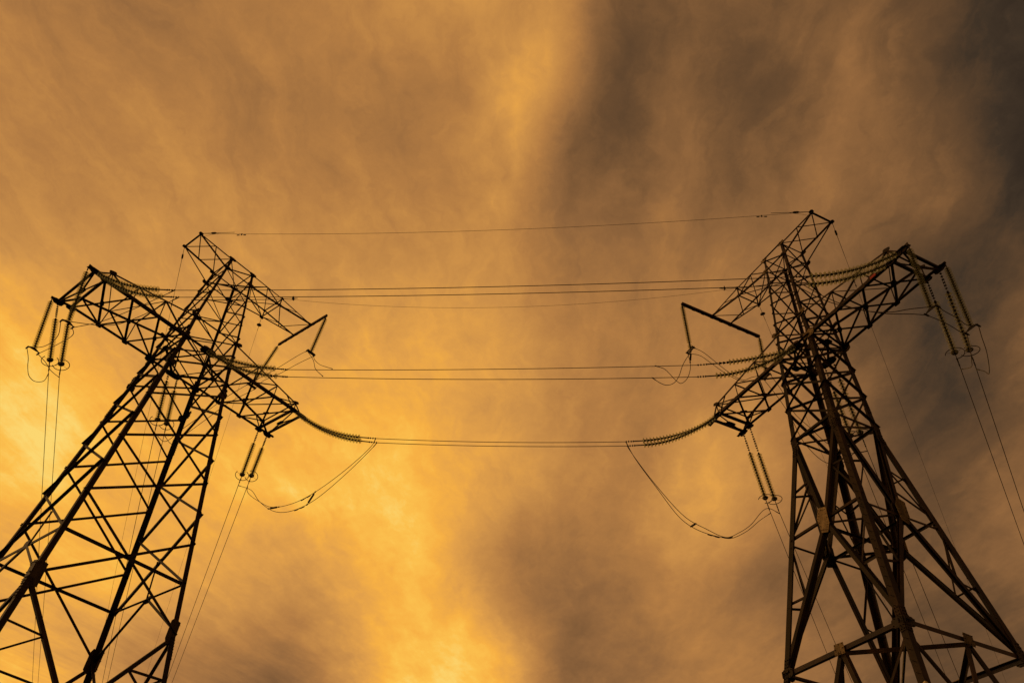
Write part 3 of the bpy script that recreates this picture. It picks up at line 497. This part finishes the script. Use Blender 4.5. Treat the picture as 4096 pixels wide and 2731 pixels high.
    m1, m2 = PT['+'].lerp(C('O+', 0), .49), PT['-'].lerp(C('O-', 0), .49)
    br(PT['-'], m1, zz, .06, -.02, pk); br(m1, C('O-', 0), zz, .06, -.02, pk); br(PT['+'], m2, zz, .06, -.06, pk); br(m2, C('O+', 0), zz, .06, -.06, pk)
    for s, q in ((1, '+'), (-1, '-')):
        plate(PT[q], V((0, s, 0)), (1, 0, 0), .26, .22, .03, 0, IRON, .0, parent=pk); plate(PT[q], zz, (1, 0, 0), .26, .24, .03, 0, IRON, .0, parent=pk)
    if not left:      # oval number plate and red phase mark on the arms, notice on the leg
        p = lerp((S['xd'], S['yd'], -S['hB']), C('I+', S['hB']), .03) + V((0, .03, .08))
        nb = MB()
        nb.prism([(.13 * math.cos(a), .17 * math.sin(a)) for a in [k * math.pi / 8 for k in range(16)]], p, p + V((0, .015, 0)), V((1, 0, 0)), V((0, 0, 1)), 0)
        nb.tube([p + V((.075 * math.cos(a), .022, .095 * math.sin(a))) for a in [k * math.pi / 8 - 1.0 for k in range(12)]], .008, 5, 1)
        obj('number_plate', nb.mesh('number_plate', [ENAMEL, INK], xf), armI)
        p = lerp((S['xD'], S['yD'], -S['hB']), C('O+', S['hB']), .20) + V((0, .03, .07)); rb_ = MB(); rb_.box(p - V((.17, 0, 0)), p + V((.17, 0, 0)), (0, 1, 0), .02, .16)
        part('red_marker', rb_, RED, armO)
    return root, C, xf
pyl_left, C_l, xf_l = build_pylon(TOWERS[0], 'dark lattice pylon on the left side, wide tapering body leaning in, seen from below')
pyl_right, C_r, xf_r = build_pylon(TOWERS[1], 'brown lattice pylon on the right side with pale bolted plates and splayed pedestal')

# paper notice wrapped on the leg of the right pylon nearest the camera
def notice():
    P = TOWERS[1]; S = P['S']
    hA, hB_ = 26.75, 27.95
    a, b = Vector(xf_r(C_r('O+', hA))), Vector(xf_r(C_r('O+', hB_)))
    dn = (b - a).normalized(); sg = P['sg']; e1 = Vector((1, 0, 0)); e2 = Vector((0, -sg, 0)); off = .02; L = (b - a).length; wv_ = .235
    mb = MB(); cols = []; n = 16
    def pt(u, v, lift=0.0):              # u: -1..1 round the corner, v: 0..1 down
        o = off + lift + .006 * math.sin(v * 9 + u * 4)
        if u < 0: p = a + e1 * (-u) * wv_ - e2 * o
        else: p = a + e2 * u * wv_ - e1 * o
        if abs(u) < .08: p = a - (e1 + e2) * o * .8 + (e1 * max(-u, 0) + e2 * max(u, 0)) * wv_
        return p + dn * (v * L + .03 * abs(u) - .05 * math.cos(u * 3.3))
    M = 10; vs = [pt(-1 + 2 * i / n, j / M) for i in range(n + 1) for j in range(M + 1)]
    fs = [(i * (M + 1) + j, (i + 1) * (M + 1) + j, (i + 1) * (M + 1) + j + 1, i * (M + 1) + j + 1) for i in range(n) for j in range(M)]
    mb.add(vs, fs, 0)
    th = [p + (p - (a + dn * 0.5)).normalized() * -.004 for p in vs]; mb.add(th, fs, 0)
    # handwritten strokes, three rows: letter shapes as polylines (u right, v down)
    Lt = {'E': [[(1, 0), (0, 0), (0, 1), (1, 1)], [(0, .5), (.8, .5)]], 'P': [[(0, 1), (0, 0), (1, .1), (1, .45), (0, .5)]], 'U': [[(0, 0), (0, 1), (1, 1), (1, 0)]],
          'C': [[(1, .1), (.2, 0), (0, .5), (.2, 1), (1, .9)]], 'W': [[(0, 0), (0, 1), (1, 1), (1, 0)], [(.5, 0), (.5, 1)]], 'L': [[(0, 1), (.4, 0), (.9, 1)]],
          'N': [[(0, 0), (0, 1)], [(1, 0), (1, 1)], [(0, .9), (1, .1)]], 'V': [[(0, 1), (0, 0), (.8, .2), (0, .5), (.9, .75), (0, 1)]], 'T': [[(0, 0), (1, 0)], [(.5, 0), (.5, 1)]]}
    for r_i, (row, u0, du, v0, hgt) in enumerate((('CNPVE', -.72, .20, .12, .14), ('CWWL NCVT', -.66, .165, .38, .17), ('L VNPE', -.20, .17, .66, .14))):
        for k, ch in enumerate(row):
            for st in Lt.get(ch, []):
                pts = [pt(max(-.98, min(.98, u0 + du * (k + x * .62))), v0 + hgt * y + .02 * k, .008) for x, y in st]
                mb.tube(pts, .006, 4, 1)
    o = obj('paper_notice', mb.mesh('paper_notice', [PAPER, INK]), None)
    o.location = pyl_right.location; o.rotation_euler = pyl_right.rotation_euler
    tag(o, 'pale handwritten paper notice wrapped around the near leg of the right pylon', 'notice')
notice()

# ------------------------------------------------------------------ insulators
def disc_meshes(r, pitch, nm):
    g = MB(); s = r / .145
    g.lathe([(x * s, z * s) for x, z in ((.036, .004), (.06, .002), (.09, -.008), (.12, -.024), (.138, -.040), (.145, -.050), (.141, -.055), (.128, -.040), (.122, -.036),
        (.120, -.056), (.112, -.058), (.109, -.030), (.096, -.026), (.094, -.056), (.086, -.058), (.083, -.024), (.070, -.020), (.067, -.052), (.059, -.052), (.056, -.018), (.030, -.014))], 28)
    gm = g.mesh(nm + '_glass', GLASS, smooth=True)
    c = MB(); L = pitch
    c.lathe([(.001, L * .64), (.024 * s, L * .63), (.036 * s, L * .56), (.046 * s, L * .30), (.060 * s, L * .06), (.062 * s, 0), (.040 * s, -.02), (.012 * s, -.03), (.011 * s, -L * .40), (.001, -L * .40)], 12)
    return gm, c.mesh(nm + '_cap', IRON, smooth=True)
BIG = disc_meshes(.150, .17, 'tension'); SMALL = disc_meshes(.130, .127, 'suspension')
def frame(p, zdir, yh=(0, 0, 1)):
    z = Vector(zdir).normalized(); y = Vector(yh); 
    if abs(z.dot(y)) > .98: y = Vector((1, 0, 0))
    x = y.cross(z).normalized(); y = z.cross(x)
    return Matrix.Translation(p) @ Matrix((x, y, z)).transposed().to_4x4()
def at_len(pts, l):
    for a, b in zip(pts[:-1], pts[1:]):
        d = (b - a).length
        if l <= d: return a.lerp(b, l / d), (b - a).normalized()
        l -= d
    d = (pts[-1] - pts[-2]).normalized(); return pts[-1] + d * l, d
def length(pts): return sum((b - a).length for a, b in zip(pts[:-1], pts[1:]))
def link_bar(mb, pts, l0, l1, lumps=5, r=.010, twin=True):
    ps = [at_len(pts, l0 + (l1 - l0) * k / 8)[0] for k in range(9)]
    d = (ps[-1] - ps[0]).normalized(); sd_ = d.cross(Vector((0, 0, 1)));
    sd_ = (sd_ if sd_.length > .05 else d.cross(Vector((1, 0, 0)))).normalized()
    if twin and l1 - l0 > .45:
        a, b = at_len(pts, l0 + (l1 - l0) * .45)[0], at_len(pts, l0 + (l1 - l0) * .85)[0]
        for o in (-1, 1): mb.tube([a + sd_ * o * .032, b + sd_ * o * .032], .009, 5)
        mb.tube([ps[0], a], r, 6); mb.tube([b, ps[-1]], r, 6)
    else: mb.tube([ps[0], ps[-1]], r, 6)
    for k in range(lumps):
        p = at_len(pts, l0 + (l1 - l0) * (k + .5) / lumps)[0]; mb.tube([p - sd_ * .05, p + sd_ * .05], .020, 6); mb.tube([p - d * .03, p + d * .03], .028, 6)
def insulator(pts, l0, n, meshes, pitch, label, cat, group, bare=(), end_hw=None, ring=False, yoke=None):
    pts = [Vector(p) for p in pts]; p0 = pts[0].copy()
    root = bpy.data.objects.new('insulator_string', None); col_.objects.link(root); root.location = p0
    tag(root, label, cat, group); rel = [p - p0 for p in pts]
    hb = MB(); link_bar(hb, rel, 0.0, l0 - .05, max(2, int(l0 / .13)))
    hook = obj('hanger_link', hb.mesh('hanger_link', IRON), root)
    for i in range(n):
        p, d = at_len(rel, l0 + pitch * (i + .62)); mw = frame(p, -d)
        if i in bare: obj('cap', meshes[1], root, mw); continue
        o = obj('glass_disc', meshes[0], root, mw); obj('cap', meshes[1], o)
    le = l0 + pitch * n
    if ring:
        p, d = at_len(rel, le + .02); mw = frame(p, -d)
        rb = MB(); rb.lathe([(.001, .085), (.09, .075), (.145, .03), (.155, 0), (.13, -.045), (.07, -.085), (.001, -.09)], 18); obj('hub_cover', rb.mesh('hub_cover', IRON, smooth=True), root, mw)
        rr = MB(); R_ = .37; ang = [math.radians(ring + k * 10) for k in range(28)]
        rr.tube([(R_ * math.cos(a), R_ * math.sin(a), -.06) for a in ang], .018, 7)
        for a in (ang[1], ang[13], ang[25]): rr.tube([(.05 * math.cos(a), .05 * math.sin(a), -.03), (R_ * math.cos(a), R_ * math.sin(a), -.06)], .006, 5)
        obj('corona_ring', rr.mesh('corona_ring', IRON), root, mw)
    if end_hw:
        eb = MB(); ps = [at_len(rel, le + end_hw * k / 6)[0] for k in range(7)]
        d = (ps[-1] - ps[0]).normalized()
        eb.box(at_len(rel, le)[0], at_len(rel, le + end_hw * .55)[0], (0, 0, 1), .05, .03); eb.tube([ps[3], ps[6]], .012, 6)
        for k in (3.4, 4.1, 5.0, 5.8):
            p = at_len(rel, le + end_hw * k / 6)[0]; eb.tube([p - d * .03, p + d * .03], .03, 6); eb.tube([p + Vector((0, 0, -.05)), p + Vector((0, 0, .05))], .018, 5)
        obj('dead_end_clamp', eb.mesh('dead_end_clamp', IRON), root)
    if yoke:
        ax, form = yoke; ax = Vector(ax).normalized(); p = at_len(rel, le + .05)[0]; yb = MB(); nn = ax.cross(Vector((0, 0, 1))).normalized()
        if form == 'plate': yb.prism([(-.255, 0), (.255, 0), (.24, .03), (.10, .10), (0, .12), (-.10, .10), (-.24, .03)], p - nn * .014 + Vector((0, 0, -.10)), p + nn * .014 + Vector((0, 0, -.10)), ax, Vector((0, 0, 1)))
        else: 
            for o in (-.05, .05): yb.box(p - ax * .27 + Vector((0, 0, -.10)) + nn * o, p + ax * .27 + Vector((0, 0, -.10)) + nn * o, nn, .02, .10)
            yb.box(p + Vector((0, 0, .08)), p + Vector((0, 0, -.1)), nn, .05, .05)
        obj('yoke_plate', yb.mesh('yoke_plate', IRON), root)
        for o in (-1, 1):
            cb = MB(); q = p + ax * .25 * o + Vector((0, 0, -.16)); cb.tube([q - nn * .13, q - nn * .05, q + nn * .05, q + nn * .13], [.022, .04, .04, .022], 8); cb.tube([q, q + Vector((0, 0, .09))], .016, 6)
            obj('wire_clamp', cb.mesh('wire_clamp', IRON), root)
    return root
def tube_obj(name, pts, r, m, n=6):
    pts = [Vector(p) for p in pts]; p0 = pts[0].copy(); mb = MB(); mb.tube([p - p0 for p in pts], r, n)
    o = obj(name, mb.mesh(name, m, smooth=True)); o.location = p0; return o

ARMN = {'sC': ("left pylon's outer left arm", "right pylon's outer right arm"), 'sc': ("left pylon's inner right arm", "right pylon's inner left arm"), 'sm': ("middle of the left pylon", "middle of the right pylon")}
pairs = [('sC', 'sD', 'sC'), ('sc', 'sd', 'sc'), ('sm', 'sn', 'sm')]
PN = {'sC': 'top', 'sm': 'middle', 'sc': 'lowest'}
for up_n, lo_n, key in pairs:
    for nm, word in ((up_n, 'upper'), (lo_n, 'lower')):
        Pp = [Vector(p) for p in SPAN[nm]]
        for side in (0, 1):
            A, B, Cl = (Pp[0], Pp[1], Pp[2]) if side == 0 else (Pp[6], Pp[5], Pp[4])
            dv = Vector((B.x - A.x, B.y - A.y, 0)); s_ = dv.length; dv.normalize()
            m1 = (B.z - Cl.z) / max(.1, Vector((Cl.x - B.x, Cl.y - B.y, 0)).length); m1 = max(.03, min(.25, m1)); m0 = 2 * (A.z - B.z) / s_ - m1
            pts = [A + dv * (s_ * k / 30) - Vector((0, 0, 1)) * (m0 * (s_ * k / 30) - (m0 - m1) / (2 * s_) * (s_ * k / 30) ** 2) for k in range(31)] + [Cl]
            Lb = length(pts[:-1]); n = int((Lb - .12) / .17); l0 = Lb - n * .17
            bare = {('sm', 1): (n - 1, n - 2, n - 3), ('sn', 0): (n - 2, n - 6)}.get((nm, side), ())
            miss = {('sm', 1): ', three caps bare', ('sn', 0): ', two discs missing'}.get((nm, side), '')
            insulator(pts, l0, n, BIG, .17, '%s glass string from the %s toward the other pylon%s' if not miss else '%s glass string from the %s%s' % (word, ARMN[key][side], miss), 'insulator string',
                      'tension insulator strings', bare, end_hw=(Cl - B).length)
        # conductor
        a, m_, b = Pp[2], Pp[3], Pp[4]; L = Vector((b.x - a.x, b.y - a.y, 0)).length; xm = Vector((m_.x - a.x, m_.y - a.y, 0)).length
        q = (m_.z - a.z - (b.z - a.z) * xm / L) / (xm * (xm - L)); q = max(0.0, min(q, .0035))
        pts = [Vector((a.x + (b.x - a.x) * k / 60, a.y + (b.y - a.y) * k / 60, a.z + (b.z - a.z) * k / 60 + q * (L * k / 60) * (L * k / 60 - L))) for k in range(61)]
        o = tube_obj('conductor_wire', pts, .016, ALU)
        tag(o, '%s wire of the %s pair strung between the two pylons' % (word, PN[key]), 'power wire', 'wires between the pylons')
# outgoing strings and wires
def out_path(o):
    P = Vector(o['a']); d = Vector((math.cos(o['az']), math.sin(o['az']), 0)); tot = o['hard'] + (3.3 + .95) * K; pts = [P]
    for i in range(24):
        u = (d - Vector((0, 0, 1)) * (o['ss'] * (1.2 - .4 * (i + .5) / 24))).normalized(); pts.append(pts[-1] + u * tot / 24)
    e = pts[-1]; LS = 250.0
    wp = [e] + [e + d * s - Vector((0, 0, 1)) * (o['sw'] * s - o['sw'] * s * s / LS) for s in [.4 * k for k in range(1, 20)] + [8 + 6 * k for k in range(0, 40)]]
    return pts, wp
OL = {'LC': ("tip of the left pylon's left arm", 'outermost'), 'LD': ("left pylon's left arm", 'second outermost'), 'Lc': ("tip of the left pylon's right arm", 'tip'), 'Ld': ("left pylon's right arm", 'second'),
      'Lm': ("middle of the left pylon", 'left'), 'Ln': ("middle of the left pylon", 'right'), 'RC': ("tip of the right pylon's right arm", 'outermost'), 'RD': ("right pylon's right arm", 'second outermost'),
      'Rc': ("tip of the right pylon's left arm", 'left'), 'Rd': ("right pylon's left arm", 'right'), 'Rm': ("middle of the right pylon", 'left'), 'Rn': ("middle of the right pylon", 'right')}
OS = {'LC': "left-hand hanging glass string with corona ring at the far left, left pylon's left arm",
 'LD': "right-hand hanging glass string with corona ring under the left pylon's left arm",
 'Lc': "right-hand glass string with corona ring slanting down from the left pylon's right arm",
 'Ld': "left-hand glass string with corona ring slanting down from the left pylon's right arm",
 'Lm': "left-hand glass string with corona ring hanging inside the left pylon's body",
 'Ln': "right-hand glass string with corona ring hanging inside the left pylon's body",
 'RC': "right-hand glass string with corona ring slanting down from the right pylon's right arm",
 'RD': "left-hand glass string with corona ring slanting down from the right pylon's right arm",
 'Rc': "left-hand glass string with corona ring slanting down from the right pylon's left arm",
 'Rd': "right-hand glass string with corona ring slanting down from the right pylon's left arm",
 'Rm': "left-hand glass string with corona ring hanging inside the right pylon's body",
 'Rn': "right-hand glass string with corona ring hanging inside the right pylon's body"}
for nm, o in OUTS.items():
    pts, wp = out_path(o); n = 17; pitch = 3.3 * K / n
    rg = {'L': 150, 'R': 200}[nm[0]] + {'C': 0, 'D': 60, 'c': 60, 'd': 0, 'm': 0, 'n': 60}[nm[1]]
    insulator(pts, o['hard'], n, BIG, pitch, OS[nm], 'insulator string', 'corona-ringed insulator strings', ring=rg, end_hw=.95 * K)
    w_ = tube_obj('conductor_wire', wp, .016, ALU)
    dn_, wd = ('left' if 'left-hand' in OS[nm] else 'right'), {'C': 'outer', 'D': 'outer', 'c': 'inner', 'd': 'inner', 'm': 'middle', 'n': 'middle'}[nm[1]]
    tag(w_, '%s-hand wire of the %s pair running away downward from the %s pylon' % (dn_, wd, {'L': 'left', 'R': 'right'}[nm[0]]), 'power wire', 'wires leaving the pylons')
# shield wires
def damper(mb, p, d):
    mb.tube([p - d * .22 + Vector((0, 0, -.09)), p + d * .22 + Vector((0, 0, -.09))], .006, 5)
    for s in (-1, 1): mb.tube([p + d * s * .12 + Vector((0, 0, -.09)), p + d * s * .25 + Vector((0, 0, -.09))], .026, 8)
    mb.box(p + Vector((0, 0, .02)), p + Vector((0, 0, -.10)), d, .05, .04)
for nm, lab in (('sgP', 'thin topmost shield wire between the two pylon peaks, with a small damper near each end'), ('sgE', 'thin sagging shield wire between the upper arms of the two pylons')):
    a, m_, b = [Vector(p) for p in SHIELD[nm]]; L = Vector((b.x - a.x, b.y - a.y, 0)).length; xm = Vector((m_.x - a.x, m_.y - a.y, 0)).length
    q = (m_.z - a.z - (b.z - a.z) * xm / L) / (xm * (xm - L))
    f = lambda k: Vector((a.x + (b.x - a.x) * k, a.y + (b.y - a.y) * k, a.z + (b.z - a.z) * k + q * (L * k) * (L * k - L)))
    o = tube_obj('shield_wire', [f(k / 60) for k in range(61)], .0095 if nm == 'sgP' else .0075, ALU, 5); tag(o, lab, 'shield wire', 'shield wires')
    d = (b - a).normalized()
    for k in ((.075, .925) if nm == 'sgP' else ()):
        mb = MB(); damper(mb, f(k) - o.location, d); obj('damper', mb.mesh('damper', IRON), o)
    for k, s in ((0, 1), (1, -1)):
        mb = MB(); e = f(k) - o.location
        if nm == 'sgP':
            mb.tube([e, e + d * s * 1.9], .014, 6); mb.tube([e + d * s * .55, e + d * s * .62, e + d * s * .8, e + d * s * .88], [.02, .055, .055, .02], 8)
            mb.tube([e + d * s * 1.1, e + d * s * .7 + Vector((0, 0, -.12)), e + d * s * .2 + Vector((0, 0, -.28)), e + Vector((0, 0, -.35))], .007, 5)
            obj('anchor_clamp', mb.mesh('anchor_clamp', IRON), o)
        else:
            mb.tube([e, e + d * s * .55], .014, 6)
            mb.lathe([(.001, .05), (.04, .05), (.06, .0), (.12, -.01), (.14, -.04), (.09, -.045), (.02, -.05), (.001, -.05)], 16, 0, frame(e + d * s * .62, -d * s)); mb.tube([e + d * s * .65, e + d * s * .9], .02, 6)
            mb.tube([e + d * s * .85, e + d * s * .5 + Vector((0, 0, -.18)), e + d * s * .1 + Vector((0, 0, -.2))], .006, 5)
            obj('shield_insulator', mb.mesh('shield_insulator', IRON, smooth=True), o)
GL = {'LgP': "thin shield wire dropping away from the left pylon's peak", 'LgE': "thin shield wire dropping away behind the left pylon's body from its upper arm",
      'RgP': "thin shield wire dropping away from the right pylon's peak", 'RgE': "thin shield wire dropping away from the right pylon's upper arm"}
for nm, o_ in GWS.items():
    P = Vector(o_['a']); d = Vector((math.cos(o_['az']), math.sin(o_['az']), 0))
    pts = [P + d * s - Vector((0, 0, 1)) * (o_['sw'] * s - o_['sw'] * s * s / 250.0) for s in [0, .5, 1, 2, 3, 4, 5, 6, 8] + [10 + 6 * k for k in range(39)]]
    o = tube_obj('shield_wire', pts, .0090 if nm[2] == 'P' else .0075, ALU, 5); tag(o, GL[nm], 'shield wire', 'shield wires')
    mb = MB(); q = [p - P for p in pts]; dd = (q[2] - q[1]).normalized()
    if nm[2] == 'P': mb.tube([q[0], at_len(q, 2.2)[0]], .012, 6); e = at_len(q, .7)[0]; mb.tube([e - dd * .18, e - dd * .1, e + dd * .1, e + dd * .18], [.02, .05, .05, .02], 8); damper(mb, at_len(q, 4.0)[0], dd)
    else:
        mb.tube([q[0], at_len(q, .45)[0], at_len(q, 1.1)[0]], .012, 6); mb.lathe([(.001, .05), (.04, .05), (.06, .0), (.12, -.01), (.14, -.04), (.09, -.045), (.02, -.05), (.001, -.05)], 16, 0, frame(at_len(q, .6)[0], -dd))
    obj('anchor_clamp', mb.mesh('anchor_clamp', IRON, smooth=True), o)
# hanging jumper strings
HL = {'Ho+': "hanging glass string from the top corner of the left pylon's left arm", 'Ho-': "leftmost hanging glass string, from the lower corner of the left pylon's left arm",
      'Hb+': "glass string hanging from the right end of the left pylon's jumper beam", 'Hb-': "glass string hanging from the left end of the left pylon's jumper beam",
      'Ro+': "glass string hanging from the top corner of the right pylon's right arm", 'Ro-': "rightmost hanging glass string, from the outer corner of the right pylon's right arm",
      'Rb+': "glass string hanging from the left end of the right pylon's jumper beam", 'Rb-': "glass string hanging from the right end of the right pylon's jumper beam"}
for nm, (a, b) in HANG.items():
    a, b = Vector(a), Vector(b); yaw = TOWERS[0 if nm[0] == 'H' else 1]['yaw']; ax = (math.cos(yaw), math.sin(yaw), 0)
    a = a - Vector((0, 0, .03)); L = (b - a).length; n = int((L - .12) / .127); l0 = L - n * .127
    bare = {'Hb-': (n // 2 + 3,), 'Rb+': (n - 3,)}.get(nm, ())
    insulator([a, b, b + (b - a).normalized() * .3], l0, n, SMALL, .127, HL[nm], 'insulator string', 'hanging jumper strings', bare, yoke=(ax, 'plate' if nm[1] == 'o' else 'box'))
# jumper cables
def catmull(P, n=8):
    P = [Vector(p) for p in P]; Q = [P[0] * 2 - P[1]] + P + [P[-1] * 2 - P[-2]]; out = []
    for i in range(1, len(Q) - 2):
        p0, p1, p2, p3 = Q[i - 1:i + 3]
        t0 = 0; t1 = max(1e-3, (p1 - p0).length) ** .5; t2 = t1 + max(1e-3, (p2 - p1).length) ** .5; t3 = t2 + max(1e-3, (p3 - p2).length) ** .5
        for k in range(n):
            t = t1 + (t2 - t1) * k / n
            A1 = p0 * ((t1 - t) / (t1 - t0)) + p1 * ((t - t0) / (t1 - t0)); A2 = p1 * ((t2 - t) / (t2 - t1)) + p2 * ((t - t1) / (t2 - t1)); A3 = p2 * ((t3 - t) / (t3 - t2)) + p3 * ((t - t2) / (t3 - t2))
            B1 = A1 * ((t2 - t) / (t2 - t0)) + A2 * ((t - t0) / (t2 - t0)); B2 = A2 * ((t3 - t) / (t3 - t1)) + A3 * ((t - t1) / (t3 - t1))
            out.append(B1 * ((t2 - t) / (t2 - t1)) + B2 * ((t - t1) / (t2 - t1)))
    return out + [P[-1]]
JL = {'jLi1': 'upper jumper cable in the deep loop below the left pylon\'s right arm', 'jLi2': 'lower jumper cable in the deep loop below the left pylon\'s right arm',
 'jRi1': 'lower jumper cable in the deep loop below the right pylon\'s left arm', 'jRi2': 'upper jumper cable in the deep loop below the right pylon\'s left arm',
 'jLo1a': "upper jumper from the left pylon's top wires to its outer yoke plate", 'jLo2a': "lower jumper from the left pylon's top wires to its outer yoke plate",
 'jLo1b': "lower jumper between the two yoke plates at the far left", 'jLo2b': "upper jumper between the two yoke plates at the far left",
 'jLo1c': "short curved jumper right of the leftmost hanging string, down to the second wire", 'jLo2c': "wide U-shaped jumper loop at the far left edge below the leftmost string",
 'jLm1a': "right curved jumper from beam string's yoke to the upper middle wire, left pylon", 'jLm2a': "left steep jumper from beam string's yoke to the lower middle wire, left pylon",
 'jLm1b': "upper jumper sloping left between the left pylon's beam strings", 'jLm2b': "lower jumper sloping left between the left pylon's beam strings",
 'jLm1c': "upper jumper passing through the left pylon's body to the middle outgoing wires", 'jLm2c': "lower jumper passing through the left pylon's body to the middle outgoing wires",
 'jRm1a': "S-shaped jumper from the upper middle wire up to the right pylon's beam string", 'jRm2a': "U-shaped jumper from the lower middle wire up to the right pylon's beam string",
 'jRm1b': "upper jumper sloping right between the right pylon's beam strings", 'jRm2b': "lower jumper sloping right between the right pylon's beam strings",
 'jRm1c': "upper jumper descending through the right pylon's body", 'jRm2c': "lower jumper descending through the right pylon's body",
 'jRo1a': "lower jumper from the right pylon's body to its outer yoke", 'jRo2a': "upper jumper from the right pylon's body to its outer yoke",
 'jRo1b': "lower jumper between the two yokes of the right pylon's outer arm", 'jRo2b': "upper jumper between the two yokes of the right pylon's outer arm",
 'jRo1c': "short jumper bend beside the outer wires, right pylon", 'jRo2c': "long curved jumper at the far right dropping below the rightmost hanging string"}
JP = {}
for nm, P in JUMP.items():
    pts = catmull(P); JP[nm] = pts; o = tube_obj('jumper_cable', pts, .016, ALU); tag(o, JL[nm], 'jumper cable', 'jumper cables')
    if nm[-1] in 'a12' or nm[-1] == 'c':
        mb = MB(); q = [p - o.location for p in pts]
        if nm[-1] != 'c': mb.tube([q[0], at_len(q, .28)[0]], .024, 6)
        if nm[-1] != 'a': mb.tube([q[-1], at_len(q[::-1], .28)[0]], .024, 6)
        if nm[-1] == 'b': continue
        obj('cable_clamp', mb.mesh('cable_clamp', IRON), o)
def near_pair(n1, n2, f):
    a = JP[n1]; l = length(a) * f; p, d = at_len(a, l); q = min(JP[n2], key=lambda v: (v - p).length); return p, q
for n1, n2, f, lab in (('jLi1', 'jLi2', .60, 'small dark spacer joining the jumper loop cables right of center, left pylon'), ('jLi1', 'jLi2', .36, 'small dark spacer near the bottom of the left jumper loop'),
                       ('jRi1', 'jRi2', .44, 'small dark spacer halfway down the right jumper loop'), ('jRm1a', 'jRm2a', .86, "small dark spacer just below the right pylon's beam string yoke")):
    p, q = near_pair(n1, n2, f); mb = MB(); m_ = (p + q) / 2; d = (q - p)
    mb.tube([p - m_, q - m_], .014, 6); mb.tube([d * -.32, d * .32], .05, 10)
    for e in (p - m_, q - m_): mb.tube([e - d.normalized() * .04, e + d.normalized() * .04], .035, 8)
    o = obj('cable_spacer', mb.mesh('cable_spacer', IRON)); o.location = m_; tag(o, lab, 'spacer', 'jumper cable spacers')
for nm, fs in (('jLi1', (.42,)), ('jLi2', (.42,)), ('jRi1', (.56,)), ('jRi2', (.58,))):
    for f in fs:
        a = JP[nm]; L = length(a) * f; mb = MB(); o = [x for x in col_.objects if x.name.startswith('jumper_cable') and x['label'] == JL[nm]][0]
        ps = [at_len(a, L + k * .12 - .4)[0] - o.location - Vector((0, 0, .035)) for k in range(7)]
        mb.tube(ps, .012, 6); mb.tube(ps[:3], .03, 8); mb.tube(ps[4:], .03, 8); obj('splice_sleeve', mb.mesh('splice_sleeve', IRON), o)
